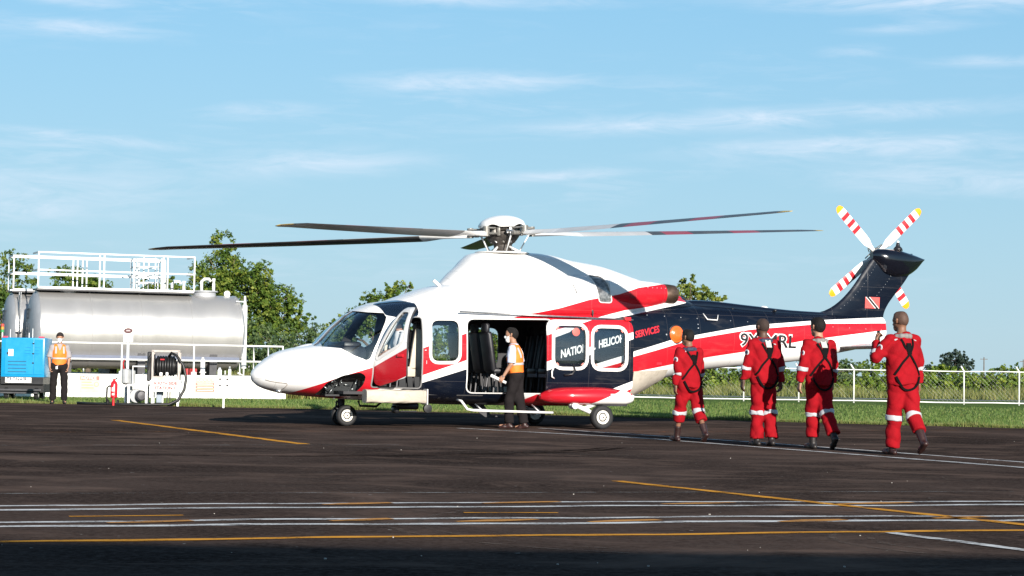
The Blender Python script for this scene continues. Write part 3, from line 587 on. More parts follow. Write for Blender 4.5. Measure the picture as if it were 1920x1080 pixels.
b_ = MB(); b_.tube([(1.30, 1.12, .50), (1.30, 1.33, .48), (1.20, 1.36, .34), (1.08, 1.36, .32), (-.45, 1.36, .29)], .022, 10); b_.tube([(.9, 1.0, .42), (.9, 1.35, .31)], .014, 8); b_.tube([(-.2, 1.0, .42), (-.2, 1.35, .29)], .014, 8); b_.build('cabin_step', MT['white'], HELI, smooth=True)
b_ = MB(); b_.tube([(2.95, .6, .46), (2.93, .62, .37), (2.62, .62, .36), (2.50, .6, .46)], .022, 8); b_.build('belly_hoop', MT['blackmetal'], HELI, smooth=True)
b_ = MB(); b_.box((2.05, .55, .37), (.42, .3, .12), bev=.04); b_.box((2.24, .55, .31), (.1, .22, .14), bev=.04); b_.tube([(2.2, .7, .28), (1.9, .7, .28)], .012, 6); b_.build('belly_pod', MT['blackmetal'], HELI, angle=50)
b_ = MB(); b_.lathe([(.03, -.04), (.075, -.035), (.08, 0), (.075, .035), (.03, .04)], axis=(0, 1, 0), c=(1.73, .8, .335), n=20); b_.tube([(1.73, .8, .33), (1.75, .78, .46)], .02, 8); b_.build('belly_lamp', MT['blackmetal'], HELI, angle=50)
b_ = MB(); b_.prism([(.75, .3, .40), (.45, .3, .40), (.30, .3, .21), (.10, .3, .20), (.12, .3, .185), (.42, .3, .18)], (0, .025, 0)); b_.build('belly_aerial', MT['darkgrey'], HELI)
b_ = MB(); b_.tube([(-1.35, 1.0, 2.17), (-1.37, 1.03, 2.12), (-1.37, 1.04, 2.03)], [.03, .02, .006], 8); b_.build('drain_spout', MT['blackmetal'], HELI)
nb = Loft([(4.22, 1.10, 1.16, .04, 1.13, 2, 2, -.28), (4.05, 1.05, 1.27, .16, 1.12, 2, 2, -.30), (3.8, 1.05, 1.39, .24, 1.12, 2, 2, -.33), (3.55, 1.1, 1.45, .25, 1.15, 2, 2, -.36), (3.35, 1.2, 1.46, .16, 1.25, 2, 2, -.38)], 14, 24)
finish('nose_blister', nb.solid(0), [LIV], HELI, angle=50)
b_ = MB(); b_.tube([(3.50, .05, 1.50), (3.05, .10, 1.96)], .012, 6); b_.build('wiper', MT['blackmetal'], HELI)
b_ = MB(); b_.tube([(3.32, .93, 1.17), (3.02, .99, 1.185)], [.004, .012], 6); b_.build('pitot_probe', MT['steel'], HELI)
b_ = MB(); b_.tube([(x, body.side_y(x, z) + .001, z) for x, z in ((4.56, .80), (4.48, .775), (4.36, .755), (4.24, .745), (4.22, .72), (4.24, .67), (4.27, .63))], .006, 6); b_.build('nose_lamp_seam', mat('seam_tan', (.22, .18, .14), .6), HELI, smooth=True)
b_ = MB(); b_.lathe([(.0, -.05), (.05, -.03), (.06, 0), (.03, .03)], c=(4.30, .28, .615), n=16); b_.build('nose_lamp', MT['steel'], HELI, smooth=True)
for xx, ht in ((-4.6, .03), (-5.55, .025)): MB().lathe([(.10, 0), (.09, .02), (.05, ht + .02), (0, ht + .03)], c=(xx, 0, 2.36 if xx > -5 else 2.31), n=18).build('top_aerial', MT['white'], HELI, smooth=True)
b_ = MB(); b_.box((1.42, .35, 2.57), (.16, .05, .05), M=Matrix.Rotation(R(-38), 3, 'Y')); b_.build('wire_cutter', MT['white'], HELI)

# ---- main rotor
ROT = link(bpy.data.objects.new('main_rotor', None), HELI, (0, 0, 3.53)); TILT = .0529
ROT.rotation_euler = (0, TILT, 0)
HUBG = mat('rotor_hub_grey', (.24, .23, .21), .45, metal=.4, var=.35, dirt=(.03, .022, .018), dirtamt=.9, dscale=9); HUBD = mat('rotor_hub_dark', (.06, .052, .046), .5, metal=.4, var=.4, dirt=(.25, .22, .2), dirtamt=.4, dscale=12)
b_ = MB(); b_.lathe([(.26, -.42), (.24, -.34), (.16, -.30), (.17, -.20), (.26, -.12), (.31, -.05), (.31, .04), (.15, .08)], n=28); b_.build('rotor_mast', HUBD, ROT, angle=40)
b_ = MB(); b_.lathe([(.20, -.40), (.27, -.38), (.27, -.33), (.2, -.3)], n=28); b_.build('swashplate', EXH, ROT, angle=40)
# beanie dome with scalloped rim
V = []; F = []; nr, na = 10, 60
for i in range(nr + 1):
    for j in range(na):
        a = 2 * math.pi * j / na; r_ = .445 * i / nr; k = max(0.0, math.cos(5 * (a - 2.0))) ** .8; drop = .23 * (1 - math.sqrt(max(0, 1 - (i / nr * .97) ** 2)))
        z = .345 - drop - (0 if i < nr else .05 * (1 - k)) ; V.append((r_ * math.cos(a), r_ * math.sin(a), z if i else .345))
for i in range(nr):
    for j in range(na): F.append((i * na + j, i * na + (j + 1) % na, (i + 1) * na + (j + 1) % na, (i + 1) * na + j))
b_ = MB(); b_.add(V, F); o = b_.build('hub_dome', MT['white'], ROT, smooth=True); md = o.modifiers.new('t', 'SOLIDIFY'); md.thickness = .015
BLM = bpy.data.materials.new('rotor_blade_paint'); BLM.use_nodes = True; g = G(BLM.node_tree); p = g.N['Principled BSDF']; X = g.xyz(g.coord('Object'))
cg = g.mix(g.m('LESS_THAN', X[0], 1.55), (.055, .053, .052), (.70, .69, .67)); cg = g.mix(g.m('GREATER_THAN', X[0], 6.72), cg, (.55, .36, .03))
tp = g.m('GREATER_THAN', g.xyz(g.n('ShaderNodeNewGeometry').outputs['Normal'])[2], .2)
def band(a, b): return g.m('MULTIPLY', g.m('GREATER_THAN', X[0], a), g.m('LESS_THAN', X[0], b))
cg = g.mix(g.m('MULTIPLY', tp, band(1.55, 3.0)), cg, (.55, .54, .53)); cg = g.mix(g.m('MULTIPLY', tp, band(3.3, 3.9)), cg, (.30, .03, .05)); cg = g.mix(g.m('MULTIPLY', tp, band(4.8, 5.4)), cg, (.30, .03, .05))
cg = g.mix(g.m('MULTIPLY', band(.6, 6.7), g.mapr(g.noise(g.coord('Object'), 3, 4), .4, .7, 0, .25)), cg, (.2, .18, .16)); g.L.new(cg, p.inputs['Base Color']); p.inputs['Roughness'].default_value = .42
def blade_mesh():
    st = [(.62, .10, .10, 14), (.85, .12, .09, 13), (1.15, .19, .07, 12), (1.5, .38, .05, 11), (2.5, .40, .045, 9.5), (4, .40, .042, 7), (5.5, .40, .04, 4.5), (6.45, .39, .034, 3), (6.7, .33, .025, 2.6), (6.85, .20, .016, 2.5), (6.9, .10, .010, 2.5)]; V = []; F = []; n = 18
    for r_, ch, tk, tw in st:
        a = R(tw + 3.2); z0 = .0012 * r_ * r_ * .6 - .010 * r_ + .006 * r_
        for j in range(n):
            t = 2 * math.pi * j / n; u = .5 - .5 * math.cos(t); y = ch * (.28 - u); z = (1 if t < math.pi else -1) * tk * .5 * math.sin(math.pi * u ** .62)
            if r_ > 6.5: y -= (r_ - 6.5) * .35
            V.append((r_, y * math.cos(a) - z * math.sin(a), y * math.sin(a) + z * math.cos(a) + z0))
    for i in range(len(st) - 1):
        for j in range(n): F.append((i * n + j, i * n + (j + 1) % n, (i + 1) * n + (j + 1) % n, (i + 1) * n + j))
    F.append(tuple(range(n))); F.append(tuple((len(st) - 1) * n + j for j in range(n))); return V, F
BV, BF = blade_mesh(); bme = None
for i in range(5):
    a = R(97.3 - 72 * i) - (math.pi + YAW)
    if bme is None: b_ = MB(); b_.add(BV, BF); o = b_.build('rotor_blade', BLM, ROT, angle=50); bme = o.data
    else: o = link(bpy.data.objects.new('rotor_blade', bme), ROT)
    o.rotation_euler = (0, 0, a)
    b_ = MB(); b_.box((.42, 0, .0), (.42, .20, .035), bev=.015); b_.box((.42, 0, .10), (.40, .18, .03), bev=.012); b_.lathe([(.06, -.09), (.06, .09)], c=(.60, 0, .04), n=12); b_.lathe([(.075, -.07), (.075, .07)], c=(.30, 0, .05), n=14)
    b_.box((.52, -.16, .0), (.10, .16, .07), bev=.02); b_.build('blade_grip', HUBG, ROT, angle=40, rot=(0, 0, a))
    b_ = MB(); b_.tube([(.26, -.10, .06), (.40, -.24, .05), (.52, -.22, .03)], .022, 8); b_.lathe([(.035, -.05), (.035, .05)], c=(.26, -.12, .06), n=10); b_.build('lag_damper', MT['steel'], ROT, angle=40, rot=(0, 0, a))
    b_ = MB(); b_.tube([(.46, -.20, .0), (.25, -.16, -.34)], .013, 8); b_.build('pitch_link', MT['steel_white'], ROT, smooth=True, rot=(0, 0, a))
for a in (.4, 2.0, 3.5, 5.0): b_ = MB(); b_.tube([(.12 * math.cos(a), .12 * math.sin(a), -.22), (.40 * math.cos(a + .2), .40 * math.sin(a + .2), -.37)], .024, 8); b_.build('scissor_link', MT['steel_white'], ROT, smooth=True)
b_ = MB(); b_.lathe([(.20, .05), (.33, .07), (.35, .13), (.30, .20), (.1, .22)], n=30); b_.build('hub_plate', HUBD, ROT, angle=40)
for k in range(10):
    a = .35 + k * .628; b_ = MB(); b_.box((.34 * math.cos(a), .34 * math.sin(a), .04), (.09, .06, .16), a, bev=.012); b_.tube([(.30 * math.cos(a), .30 * math.sin(a), .0), (.22 * math.cos(a + .3), .22 * math.sin(a + .3), -.16)], .016, 6); b_.build('hub_clevis', HUBG if k % 2 else MT['steel'], ROT, angle=40)
# small fittings on the skin
def skin_box(lft, x, z, w, h, m, name, t=.006, rot=0.0):
    y = lft.side_y(x, z); y2 = lft.side_y(x, z + .05); MB().box((x, y + t * .3, z), (w, t, h), M=Matrix.Rotation(math.atan2(y - y2, .05), 3, 'X') @ Matrix.Rotation(rot, 3, 'Y')).build(name, m, HELI)
GP = mat('grey_placard', (.42, .42, .43), .6)
for lft, x, z, w, h, m, nm, rt in ((deck, -1.02, 2.52, .012, .19, MT['blackmetal'], 'cowling_slot', .25), (deck, -.72, 2.45, .012, .10, GP, 'cowling_latch', 0), (deck, -.45, 2.36, .12, .022, GP, 'placard', 0), (deck, .85, 2.40, .10, .018, GP, 'placard', 0), (deck, .2, 2.30, .05, .02, GP, 'cowling_latch', 0), (deck, -.25, 2.28, .05, .02, GP, 'cowling_latch', 0), (deck, 1.3, 2.25, .05, .02, GP, 'cowling_latch', 0),
    (body, -2.75, 1.20, .17, .045, LR, 'access_panel', 0), (body, 1.9, 1.36, .03, .012, MT['white'], 'placard', 0), (body, 1.88, 1.15, .012, .06, GP, 'placard', 0), (body, -3.75, 1.95, .02, .02, MT['steel'], 'fastener', 0), (body, -3.75, 1.88, .02, .02, MT['steel'], 'fastener', 0), (body, -2.95, 1.74, .025, .025, MT['steel'], 'fastener', 0), (body, 3.55, .98, .10, .012, GP, 'placard', .9), (body, -5.35, 1.98, .16, .02, LR, 'access_panel', -.06), (body, 1.55, .52, .05, .05, MT['blackmetal'], 'drain_port', 0), (body, 1.40, .52, .05, .05, MT['blackmetal'], 'drain_port', 0), (body, 1.0, .575, .5, .018, MT['steel'], 'sill_strip', 0)): skin_box(lft, x, z, w, h, m, nm, rot=rt)
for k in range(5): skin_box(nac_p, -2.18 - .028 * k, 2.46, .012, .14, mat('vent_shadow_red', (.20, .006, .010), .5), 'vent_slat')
for k in range(7): x = -2.35 - .11 * k; MB().lathe([(.012, 0), (.009, .006)], axis=(0, 1, .3), c=(x, nac_p.side_y(x, 2.60), 2.60), n=8).build('fastener', MT['steel'], HELI)
for k in range(16): x = -2.15 - .40 * k; z = 2.10 - .01 * k; MB().lathe([(.011, 0), (.008, .007)], axis=(0, 1, .2), c=(x, body.side_y(x, z), z), n=7).build('fastener', MT['steel'], HELI)
# ---- tail rotor, on the far side of the fin
TR = link(bpy.data.objects.new('tail_rotor', None), HELI, (-8.37, -.35, 3.49)); TR.rotation_euler = (R(-6), 0, 0)
b_ = MB(); b_.lathe([(.05, -.12), (.07, .0), (.11, .06), (.11, .28)], axis=(0, 1, 0), n=20); b_.lathe([(.12, -.08), (.13, -.03), (.12, .02)], axis=(0, 1, 0), n=20); b_.build('tail_rotor_hub', HUBG, TR, angle=40)
TBM = bpy.data.materials.new('tail_blade_paint'); TBM.use_nodes = True; g = G(TBM.node_tree); p = g.N['Principled BSDF']; X = g.xyz(g.coord('Object')); cg = (.80, .79, .76)
for a, b in ((.66, .75), (.84, .93), (1.03, 1.12)): cg = g.mix(band(a, b), cg, (.55, .02, .03))
cg = g.mix(g.m('GREATER_THAN', X[0], 1.24), cg, (.80, .36, .015)); g.L.new(cg, p.inputs['Base Color']); p.inputs['Roughness'].default_value = .4
tb = None
for (tx, tz) in ((-7.528, 4.252), (-9.435, 4.523), (-7.347, 2.646), (-9.133, 2.504)):
    dx, dz = tx + 8.37, tz - 3.49; a = math.atan2(dz, dx)
    if tb is None:
        V = []; F = []; n = 16; st = [(.12, .07, .05), (.22, .09, .045), (.34, .175, .035), (.5, .19, .03), (1.15, .19, .024), (1.26, .18, .02), (1.32, .13, .014), (1.35, .07, .008)]
        for r_, ch, tk in st:
            for j in range(n): t = 2 * math.pi * j / n; u = .5 - .5 * math.cos(t); V.append((r_, (1 if t < math.pi else -1) * tk * .5 * math.sin(math.pi * u ** .62), ch * (.5 - u)))
        for i in range(len(st) - 1):
            for j in range(n): F.append((i * n + j, i * n + (j + 1) % n, (i + 1) * n + (j + 1) % n, (i + 1) * n + j))
        F.append(tuple(range(n))); F.append(tuple((len(st) - 1) * n + j for j in range(n))); b_ = MB(); b_.add(V, F); o = b_.build('tail_rotor_blade', TBM, TR, angle=50); tb = o.data
    else: o = link(bpy.data.objects.new('tail_rotor_blade', tb), TR)
    o.rotation_euler = (0, -a, 0)
    b_ = MB(); b_.box((.16, -.03, 0), (.16, .05, .09), bev=.015); b_.tube([(.08, -.1, .06), (.24, -.06, .07)], .012, 6); b_.tube([(.10, -.12, -.05), (.22, -.03, -.06)], .010, 6); b_.build('blade_cuff', HUBG, TR, angle=40, rot=(0, -a, 0))
# ================================================================== GROUND, APRON, MARKINGS
def ground_mat():
    m = bpy.data.materials.new('grass_ground'); m.use_nodes = True; g = G(m.node_tree); p = g.N['Principled BSDF']; co = g.coord('Object')
    a = g.noise(co, .35, 5, .6); b = g.noise(g.mapping(co, (1, .35, 1)), 3.5, 5, .65); c_ = g.noise(co, .06, 3, .5)
    c = g.mix(g.mapr(a, .35, .65), (.085, .155, .040), (.13, .19, .06)); c = g.mix(g.mapr(b, .45, .75, 0, .55), c, (.15, .15, .06)); c = g.mix(g.mapr(c_, .5, .7, 0, .5), c, (.09, .14, .05))
    g.L.new(c, p.inputs['Base Color']); p.inputs['Roughness'].default_value = 1.0; p.inputs['Specular IOR Level'].default_value = 0
    bp = g.n('ShaderNodeBump'); bp.inputs['Strength'].default_value = .8; bp.inputs['Distance'].default_value = .08; g.L.new(g.noise(co, 9, 5, .7), bp.inputs['Height']); g.L.new(bp.outputs[0], p.inputs['Normal']); return m
def asphalt_mat():
    m = bpy.data.materials.new('worn_asphalt'); m.use_nodes = True; g = G(m.node_tree); p = g.N['Principled BSDF']; co = g.coord('Object')
    big = g.noise(co, .22, 5, .6, .5); st = g.noise(g.mapping(co, (.8, 1.1, 1), (0, 0, R(12))), .75, 8, .68, .8); st2 = g.noise(g.mapping(co, (.55, 1, 1), (0, 0, R(-24))), .45, 7, .66, 1.0); fine = g.noise(co, 18, 6, .8); spk = g.noise(co, 11, 2, .5)
    c = g.mix(g.mapr(big, .36, .66), (.024, .0172, .0150), (.082, .0575, .0475)); c = g.mix(g.mapr(st, .48, .70, 0, .75), c, (.20, .133, .103)); c = g.mix(g.mapr(st2, .52, .70, 0, .7), c, (.010, .0085, .0080))
    crack = g.m('ABSOLUTE', g.m('SUBTRACT', g.noise(g.mapping(co, (.35, 1.0, 1), loc=(3, 1, 0)), 1.1, 5, .6, .5), .5)); c = g.mix(g.mapr(crack, .0, .006, .55, 0), c, (.08, .070, .062))
    oil = g.noise(g.mapping(co, loc=(7, 2, 0)), .9, 4, .6, .4); c = g.mix(g.mapr(oil, .62, .72, 0, .75), c, (.012, .010, .0095))
    c = g.mix(g.mapr(fine, .44, .64, 0, .7), c, (.115, .086, .074)); c = g.mix(g.mapr(spk, .745, .77, 0, .8), c, (.33, .31, .28))
    g.L.new(c, p.inputs['Base Color']); g.put(p.inputs['Roughness'], g.mapr(big, .3, .7, .78, .95)); p.inputs['Specular IOR Level'].default_value = 0.0
    bp = g.n('ShaderNodeBump'); bp.inputs['Strength'].default_value = .5; bp.inputs['Distance'].default_value = .012; g.L.new(g.m('ADD', fine, g.m('MULTIPLY', st, .8)), bp.inputs['Height']); g.L.new(bp.outputs[0], p.inputs['Normal']); return m
def paint_mat(name, col, wear):
    m = bpy.data.materials.new(name); m.use_nodes = True; g = G(m.node_tree); p = g.N['Principled BSDF']; co = g.coord('Object')
    n = g.noise(g.mapping(co, (1.2, 4, 1)), 1.6, 7, .72, .4); f = g.noise(co, 38, 3, .7); p.inputs['Roughness'].default_value = .9; p.inputs['Specular IOR Level'].default_value = 0
    g.L.new(g.mix(g.mapr(n, .3, .7), [c * .7 for c in col], col), p.inputs['Base Color'])
    k = g.m('ADD', g.m('MULTIPLY', n, .75), g.m('MULTIPLY', f, .35)); k = g.mapr(k, wear - .07, wear + .09)
    t = g.n('ShaderNodeBsdfTransparent'); mx = g.n('ShaderNodeMixShader'); g.L.new(k, mx.inputs[0]); g.L.new(t.outputs[0], mx.inputs[1]); g.L.new(p.outputs[0], mx.inputs[2]); g.L.new(mx.outputs[0], g.N['Material Output'].inputs[0]); return m
GRASSM = ground_mat(); ASPH = asphalt_mat()
prop(mesh_obj('ground', [(-4000, -1500, -.012), (4000, -1500, -.012), (4000, 6000, -.012), (-4000, 6000, -.012)], [(0, 1, 2, 3)], GRASSM), kind='structure')
edge = [(-160, 74), (-60, 61), (-14, 53.6), (-8, 52.3), (-3.4, 51.3), (2.4, 48.3), (6.3, 45.6), (10.7, 43.3), (30, 33.5), (120, -10)]
def edge_y(x): return float(np.interp(x, [e[0] for e in edge], [e[1] for e in edge]))
xs = np.concatenate([[-160, -60], np.arange(-16, 14, .12), [30, 120]]); rr = random.Random(5)
top = [(x, edge_y(x) + (rr.uniform(-.10, .10) + .18 * math.sin(x * 1.7) * math.sin(x * .63) if -17 < x < 15 else 0), 0.0) for x in xs]
n = len(top); bot = [(x, -70.0, 0.0) for x in xs]
prop(mesh_obj('apron', bot + top, [(i, i + 1, n + i + 1, n + i) for i in range(n - 1)], ASPH), kind='structure')
PW = paint_mat('worn_white_line', (.76, .75, .73), .49); PWf = paint_mat('faint_white_line', (.34, .33, .31), .58); PO = paint_mat('worn_orange_line', (.80, .36, .06), .46); POf = paint_mat('faint_orange_line', (.40, .17, .06), .60)
POf2 = paint_mat('streaky_orange_patch', (.62, .30, .10), .47)
def line(pts, wd, m, z=.004, taper=0, wave=0, name='painted_line'):
    rr = random.Random(int(abs(pts[0][0]) * 977 + abs(pts[0][1]) * 31)); P = [Vector(p) for p in pts]; out = []
    for a, b in zip(P[:-1], P[1:]):
        k = max(2, int((b - a).length / .25)); out += [a + (b - a) * (i / k) for i in range(k)]
    out.append(P[-1]); V = []
    for i, p in enumerate(out):
        t = (out[min(i + 1, len(out) - 1)] - out[max(i - 1, 0)]).normalized(); nn = Vector((-t.y, t.x)); w_ = wd * .5 * (1 + rr.uniform(-.18, .18)) * (math.sin(math.pi * (i + .4) / (len(out) + .0)) if taper else 1); s_ = rr.uniform(-.012, .012) + wave * (math.sin(1.9 * p.x + pts[0][1]) + .6 * math.sin(4.3 * p.x + 2 * pts[0][1])); V += [tuple(p + nn * (w_ + s_)) + (z,), tuple(p - nn * (w_ - s_)) + (z,)]
    prop(mesh_obj(name, V, [(2 * i, 2 * i + 1, 2 * i + 3, 2 * i + 2) for i in range(len(out) - 1)], m), kind='structure')
def ext(a, b, k0, k1): a, b = Vector(a), Vector(b); d = (b - a).normalized(); return tuple(a - d * k0), tuple(b + d * k1)
for a, b, c, wd in (((-3.65, 15.02), (.03, 16.37), (4.32, 17.53), .085), ((-3.55, 14.61), (.03, 15.86), (4.21, 17.09), .10), ((-3.27, 13.48), (.03, 14.64), (3.88, 15.74), .09), ((-3.19, 13.15), (.03, 14.10), (3.77, 15.29), .11)):
    line([ext(a, b, 9, 0)[0], a, b, c, ext(b, c, 0, 12)[1]], wd * 1.25, PW, wave=.035)
line([ext((-2.92, 12.04), (.02, 13.06), 8, 0)[0], (-2.92, 12.04), (.02, 13.06), (3.51, 14.22), ext((.02, 13.06), (3.51, 14.22), 0, 9)[1]], .12, PO, wave=.03)
line([(1.01, 19.76), (3.26, 15.45), (4.4, 13.3)], .13, PO, .006); line([(-7.24, 38.26), (-2.75, 27.92)], .17, PO); line([(2.52, 13.79), (3.1, 12.56), (4.2, 10.2)], .10, PW, .006)
line([(-.9, 36.66), (2.13, 32.71), (5.97, 24.22), (7.6, 20.6)], .12, PW); line([(.52, 37.48), (3.88, 31.37), (6.35, 25.75), (8.2, 21.6)], .12, PW)
line([(-2.96, 14.09), (-2.23, 14.36)], .06, PO); line([(-.32, 15.07), (.36, 15.23)], .06, PO); line([(1.97, 15.84), (2.65, 16.07)], .06, POf); line([(-3.99, 16.41), (4.6, 19.07)], .06, PWf); line([(-7.47, 30.62), (-2.0, 34.4), (3.2, 36.6), (10.1, 41.86)], .12, POf); line([(-6.3, 25.9), (-1.5, 28.2)], .08, PWf)
for x0, y0, dx in ((-.35, 14.1, .55), (1.9, 14.6, .5), (.55, 14.28, .5), (-2.6, 13.5, .5), (3.1, 15.2, .45), (-.2, 16.1, .6), (1.2, 16.35, .6), (-1.4, 15.65, .5), (2.6, 16.7, .7), (-1.2, 14.0, .4)): line([(x0, y0 + .05), (x0 + dx, y0 + dx * .34 + .20)], .17, POf2, .006, 1)
TM = paint_mat('dusty_tyre_mark', (.16, .125, .105), .57); TD = paint_mat('black_tyre_mark', (.010, .009, .009), .55)
def arc(cx, cy, r, a0, a1, wd, m): 
    for dr in (0, .24): line([(cx + (r + dr) * math.cos(R(a)), cy + (r + dr) * math.sin(R(a))) for a in np.arange(a0, a1, 4)], wd, m, .003, name='tyre_mark')
for q in ((3.4, 13.2, 1.1, 60, 300, .05, TM), (1.6, 14.2, 2.2, 120, 250, .05, TM), (-4.5, 30, 6.0, 250, 350, .14, TD), (2.5, 33, 7, 200, 265, .12, TM)): arc(*q)
# pebbles and crumbs of paving
b_ = MB(); rr = random.Random(11)
for k in range(45):
    y = 10.8 + 24 * rr.random() ** 1.6; x = rr.uniform(-.26, .26) * y; s = rr.uniform(.003, .009); b_.box((x, y, s * .4), (s * 1.5, s, s * .8), rr.uniform(0, 3))
prop(b_.build('paving_crumbs', mat('pale_grit', (.42, .39, .35), .9, var=.3)), 'pale crumbs of grit scattered on the dark apron', 'grit', kind='stuff')
# the building behind the camera whose eave shades the foreground
hg = empty('hangar', (0, -4.0, 0), 0, 'long corrugated hangar standing behind the viewer, its eave shading the foreground', 'hangar')
b_ = MB()
for k in range(120): b_.box((-30 + .5 * k, -.15 + (.03 if k % 2 else 0), 2.28), (.5, .08, 4.56))
b_.build('wall', mat('hangar_cladding', (.45, .47, .48), .6), hg)
b_ = MB(); b_.prism([(-30.4, .25, 4.56), (-30.4, -12, 6.6), (-30.4, -12, 6.75), (-30.4, .25, 4.70)], (61, 0, 0)); b_.build('roof', mat('hangar_roof', (.35, .36, .37), .5), hg)
for k in range(3): MB().box((-12 + 10 * k, -.03, 2.0), (6, .06, 4.0)).build('sliding_door', mat('hangar_door', (.30, .34, .38), .6), hg)

# ================================================================== VEGETATION
def leaf_mat(name, dark, mid, light, trans=.35):
    m = bpy.data.materials.new(name); m.use_nodes = True; g = G(m.node_tree); p = g.N['Principled BSDF']; a = g.n('ShaderNodeAttribute'); a.attribute_name = 'tint'; f = a.outputs['Fac']
    c = g.mix(g.mapr(f, 0, .55), dark, mid); c = g.mix(g.mapr(f, .6, 1), c, light); g.L.new(c, p.inputs['Base Color']); p.inputs['Roughness'].default_value = .55; p.inputs['Specular IOR Level'].default_value = .3
    t = g.n('ShaderNodeBsdfTranslucent'); g.L.new(c, t.inputs[0]); mx = g.n('ShaderNodeMixShader'); mx.inputs[0].default_value = trans; g.L.new(p.outputs[0], mx.inputs[1]); g.L.new(t.outputs[0], mx.inputs[2]); g.L.new(mx.outputs[0], g.N['Material Output'].inputs[0]); return m
def leaf_mesh(name, C, N, size, tint, m, parent=None, aspect=.6):
    """one quad per leaf at C with normal N"""
    n = len(C); rng = np.random.default_rng(n); t = rng.normal(size=(n, 3)); t -= N * (t * N).sum(1, keepdims=True); t /= np.linalg.norm(t, axis=1, keepdims=True) + 1e-9; b = np.cross(N, t); s = (size * rng.uniform(.65, 1.35, n))[:, None]
    V = np.stack([C - t * s * .5, C + b * s * aspect * .5 + N * s * .08, C + t * s * .5, C - b * s * aspect * .5 + N * s * .08], 1).reshape(-1, 3)
    me = bpy.data.meshes.new(name); me.vertices.add(4 * n); me.vertices.foreach_set('co', V.astype(np.float32).ravel()); me.loops.add(4 * n); me.loops.foreach_set('vertex_index', np.arange(4 * n, dtype=np.int32)); me.polygons.add(n); me.polygons.foreach_set('loop_start', np.arange(0, 4 * n, 4, dtype=np.int32)); me.update(calc_edges=True)
    at = me.attributes.new('tint', 'FLOAT', 'POINT'); at.data.foreach_set('value', np.repeat(tint, 4).astype(np.float32)); me.materials.append(m); return link(bpy.data.objects.new(name, me), parent)
def clumps(rng, blobs, n):
    """leaf positions: blobs are (centre, radii); each is broken into small twigs of leaves"""
    w = np.array([b[1][0] * b[1][1] + b[1][0] * b[1][2] for b in blobs]); w /= w.sum(); C = []; N = []; T = []
    for (c, r), k in zip(blobs, (w * n).astype(int)):
        nt = max(6, k // 16); d = rng.normal(size=(nt, 3)); d /= np.linalg.norm(d, axis=1, keepdims=True); rad = rng.uniform(.45, 1.08, nt)[:, None] ** .6; tc = np.array(c) + d * rad * np.array(r); tt = rng.uniform(0, 1, nt)
        i = rng.integers(0, nt, k); p = tc[i] + rng.normal(size=(k, 3)) * np.array(r) * .11; nn = d[i] * .7 + rng.normal(size=(k, 3)) * .75 + np.array([0, 0, .35]); nn /= np.linalg.norm(nn, axis=1, keepdims=True); C.append(p); N.append(nn); T.append(np.clip(tt[i] * .7 + rng.uniform(0, .4, k), 0, 1))
    return np.concatenate(C), np.concatenate(N), np.concatenate(T)
BARK = mat('grey_brown_bark', (.12, .09, .065), .9, var=.3, bump=.5, bscale=12)
LEAF = leaf_mat('bright_leaves', (.045, .095, .014), (.11, .18, .028), (.26, .29, .045)); LEAFD = leaf_mat('dark_leaves', (.035, .080, .016), (.085, .145, .028), (.20, .24, .04)); LEAFG = leaf_mat('grey_green_leaves', (.055, .105, .042), (.11, .17, .065), (.17, .22, .08))
LEAFF = leaf_mat('far_leaves', (.035, .06, .045), (.05, .08, .06), (.07, .10, .07))
def tree(name, label, base, blobs, nleaf, size, m, seed, group='trees behind the apron', trunk_r=.16, cat='tree'):
    e = empty(name, base, 0, label, cat, group); rng = np.random.default_rng(seed); rr = random.Random(seed); bl = [((c[0] - base[0], c[1] - base[1], c[2]), r) for c, r in blobs]
    # break each lobe into smaller lobes for an uneven outline
    sub = []
    for c, r in bl:
        sub.append((c, tuple(k * .72 for k in r)))
        for k in range(9):
            d = rng.normal(size=3); d /= np.linalg.norm(d); f = rng.uniform(.65, 1.0); q = rng.uniform(.26, .46); sub.append((tuple(np.array(c) + d * np.array(r) * f), tuple(k_ * q for k_ in r)))
    C, N, T = clumps(rng, sub, nleaf); k = C[:, 2] > .05; leaf_mesh('crown', C[k], N[k], size, T[k], m, e)
    b = MB(); zmin = min(c[2] - r[2] * .3 for c, r in bl); hub = Vector((rr.uniform(-.2, .2), 0, max(.6, zmin * .8)))
    b.tube([(0, 0, -.05), (hub.x * .5, .0, hub.z * .5), hub], [trunk_r, trunk_r * .8, trunk_r * .65], 9)
    for c, r in bl:
        mid = (hub + Vector(c)) * .5 + Vector((rr.uniform(-.2, .2), 0, .15)); b.tube([hub, mid, c], [trunk_r * .55, trunk_r * .36, trunk_r * .16], 7)
        for k in range(4): d = Vector((rr.uniform(-1, 1), rr.uniform(-1, 1), rr.uniform(-.2, 1))).normalized(); b.tube([mid.lerp(Vector(c), .6), Vector(c) + Vector((d.x * r[0], d.y * r[1], d.z * r[2])) * .8], [trunk_r * .2, trunk_r * .06], 5)
    b.build('trunk', BARK, e, smooth=True); return e
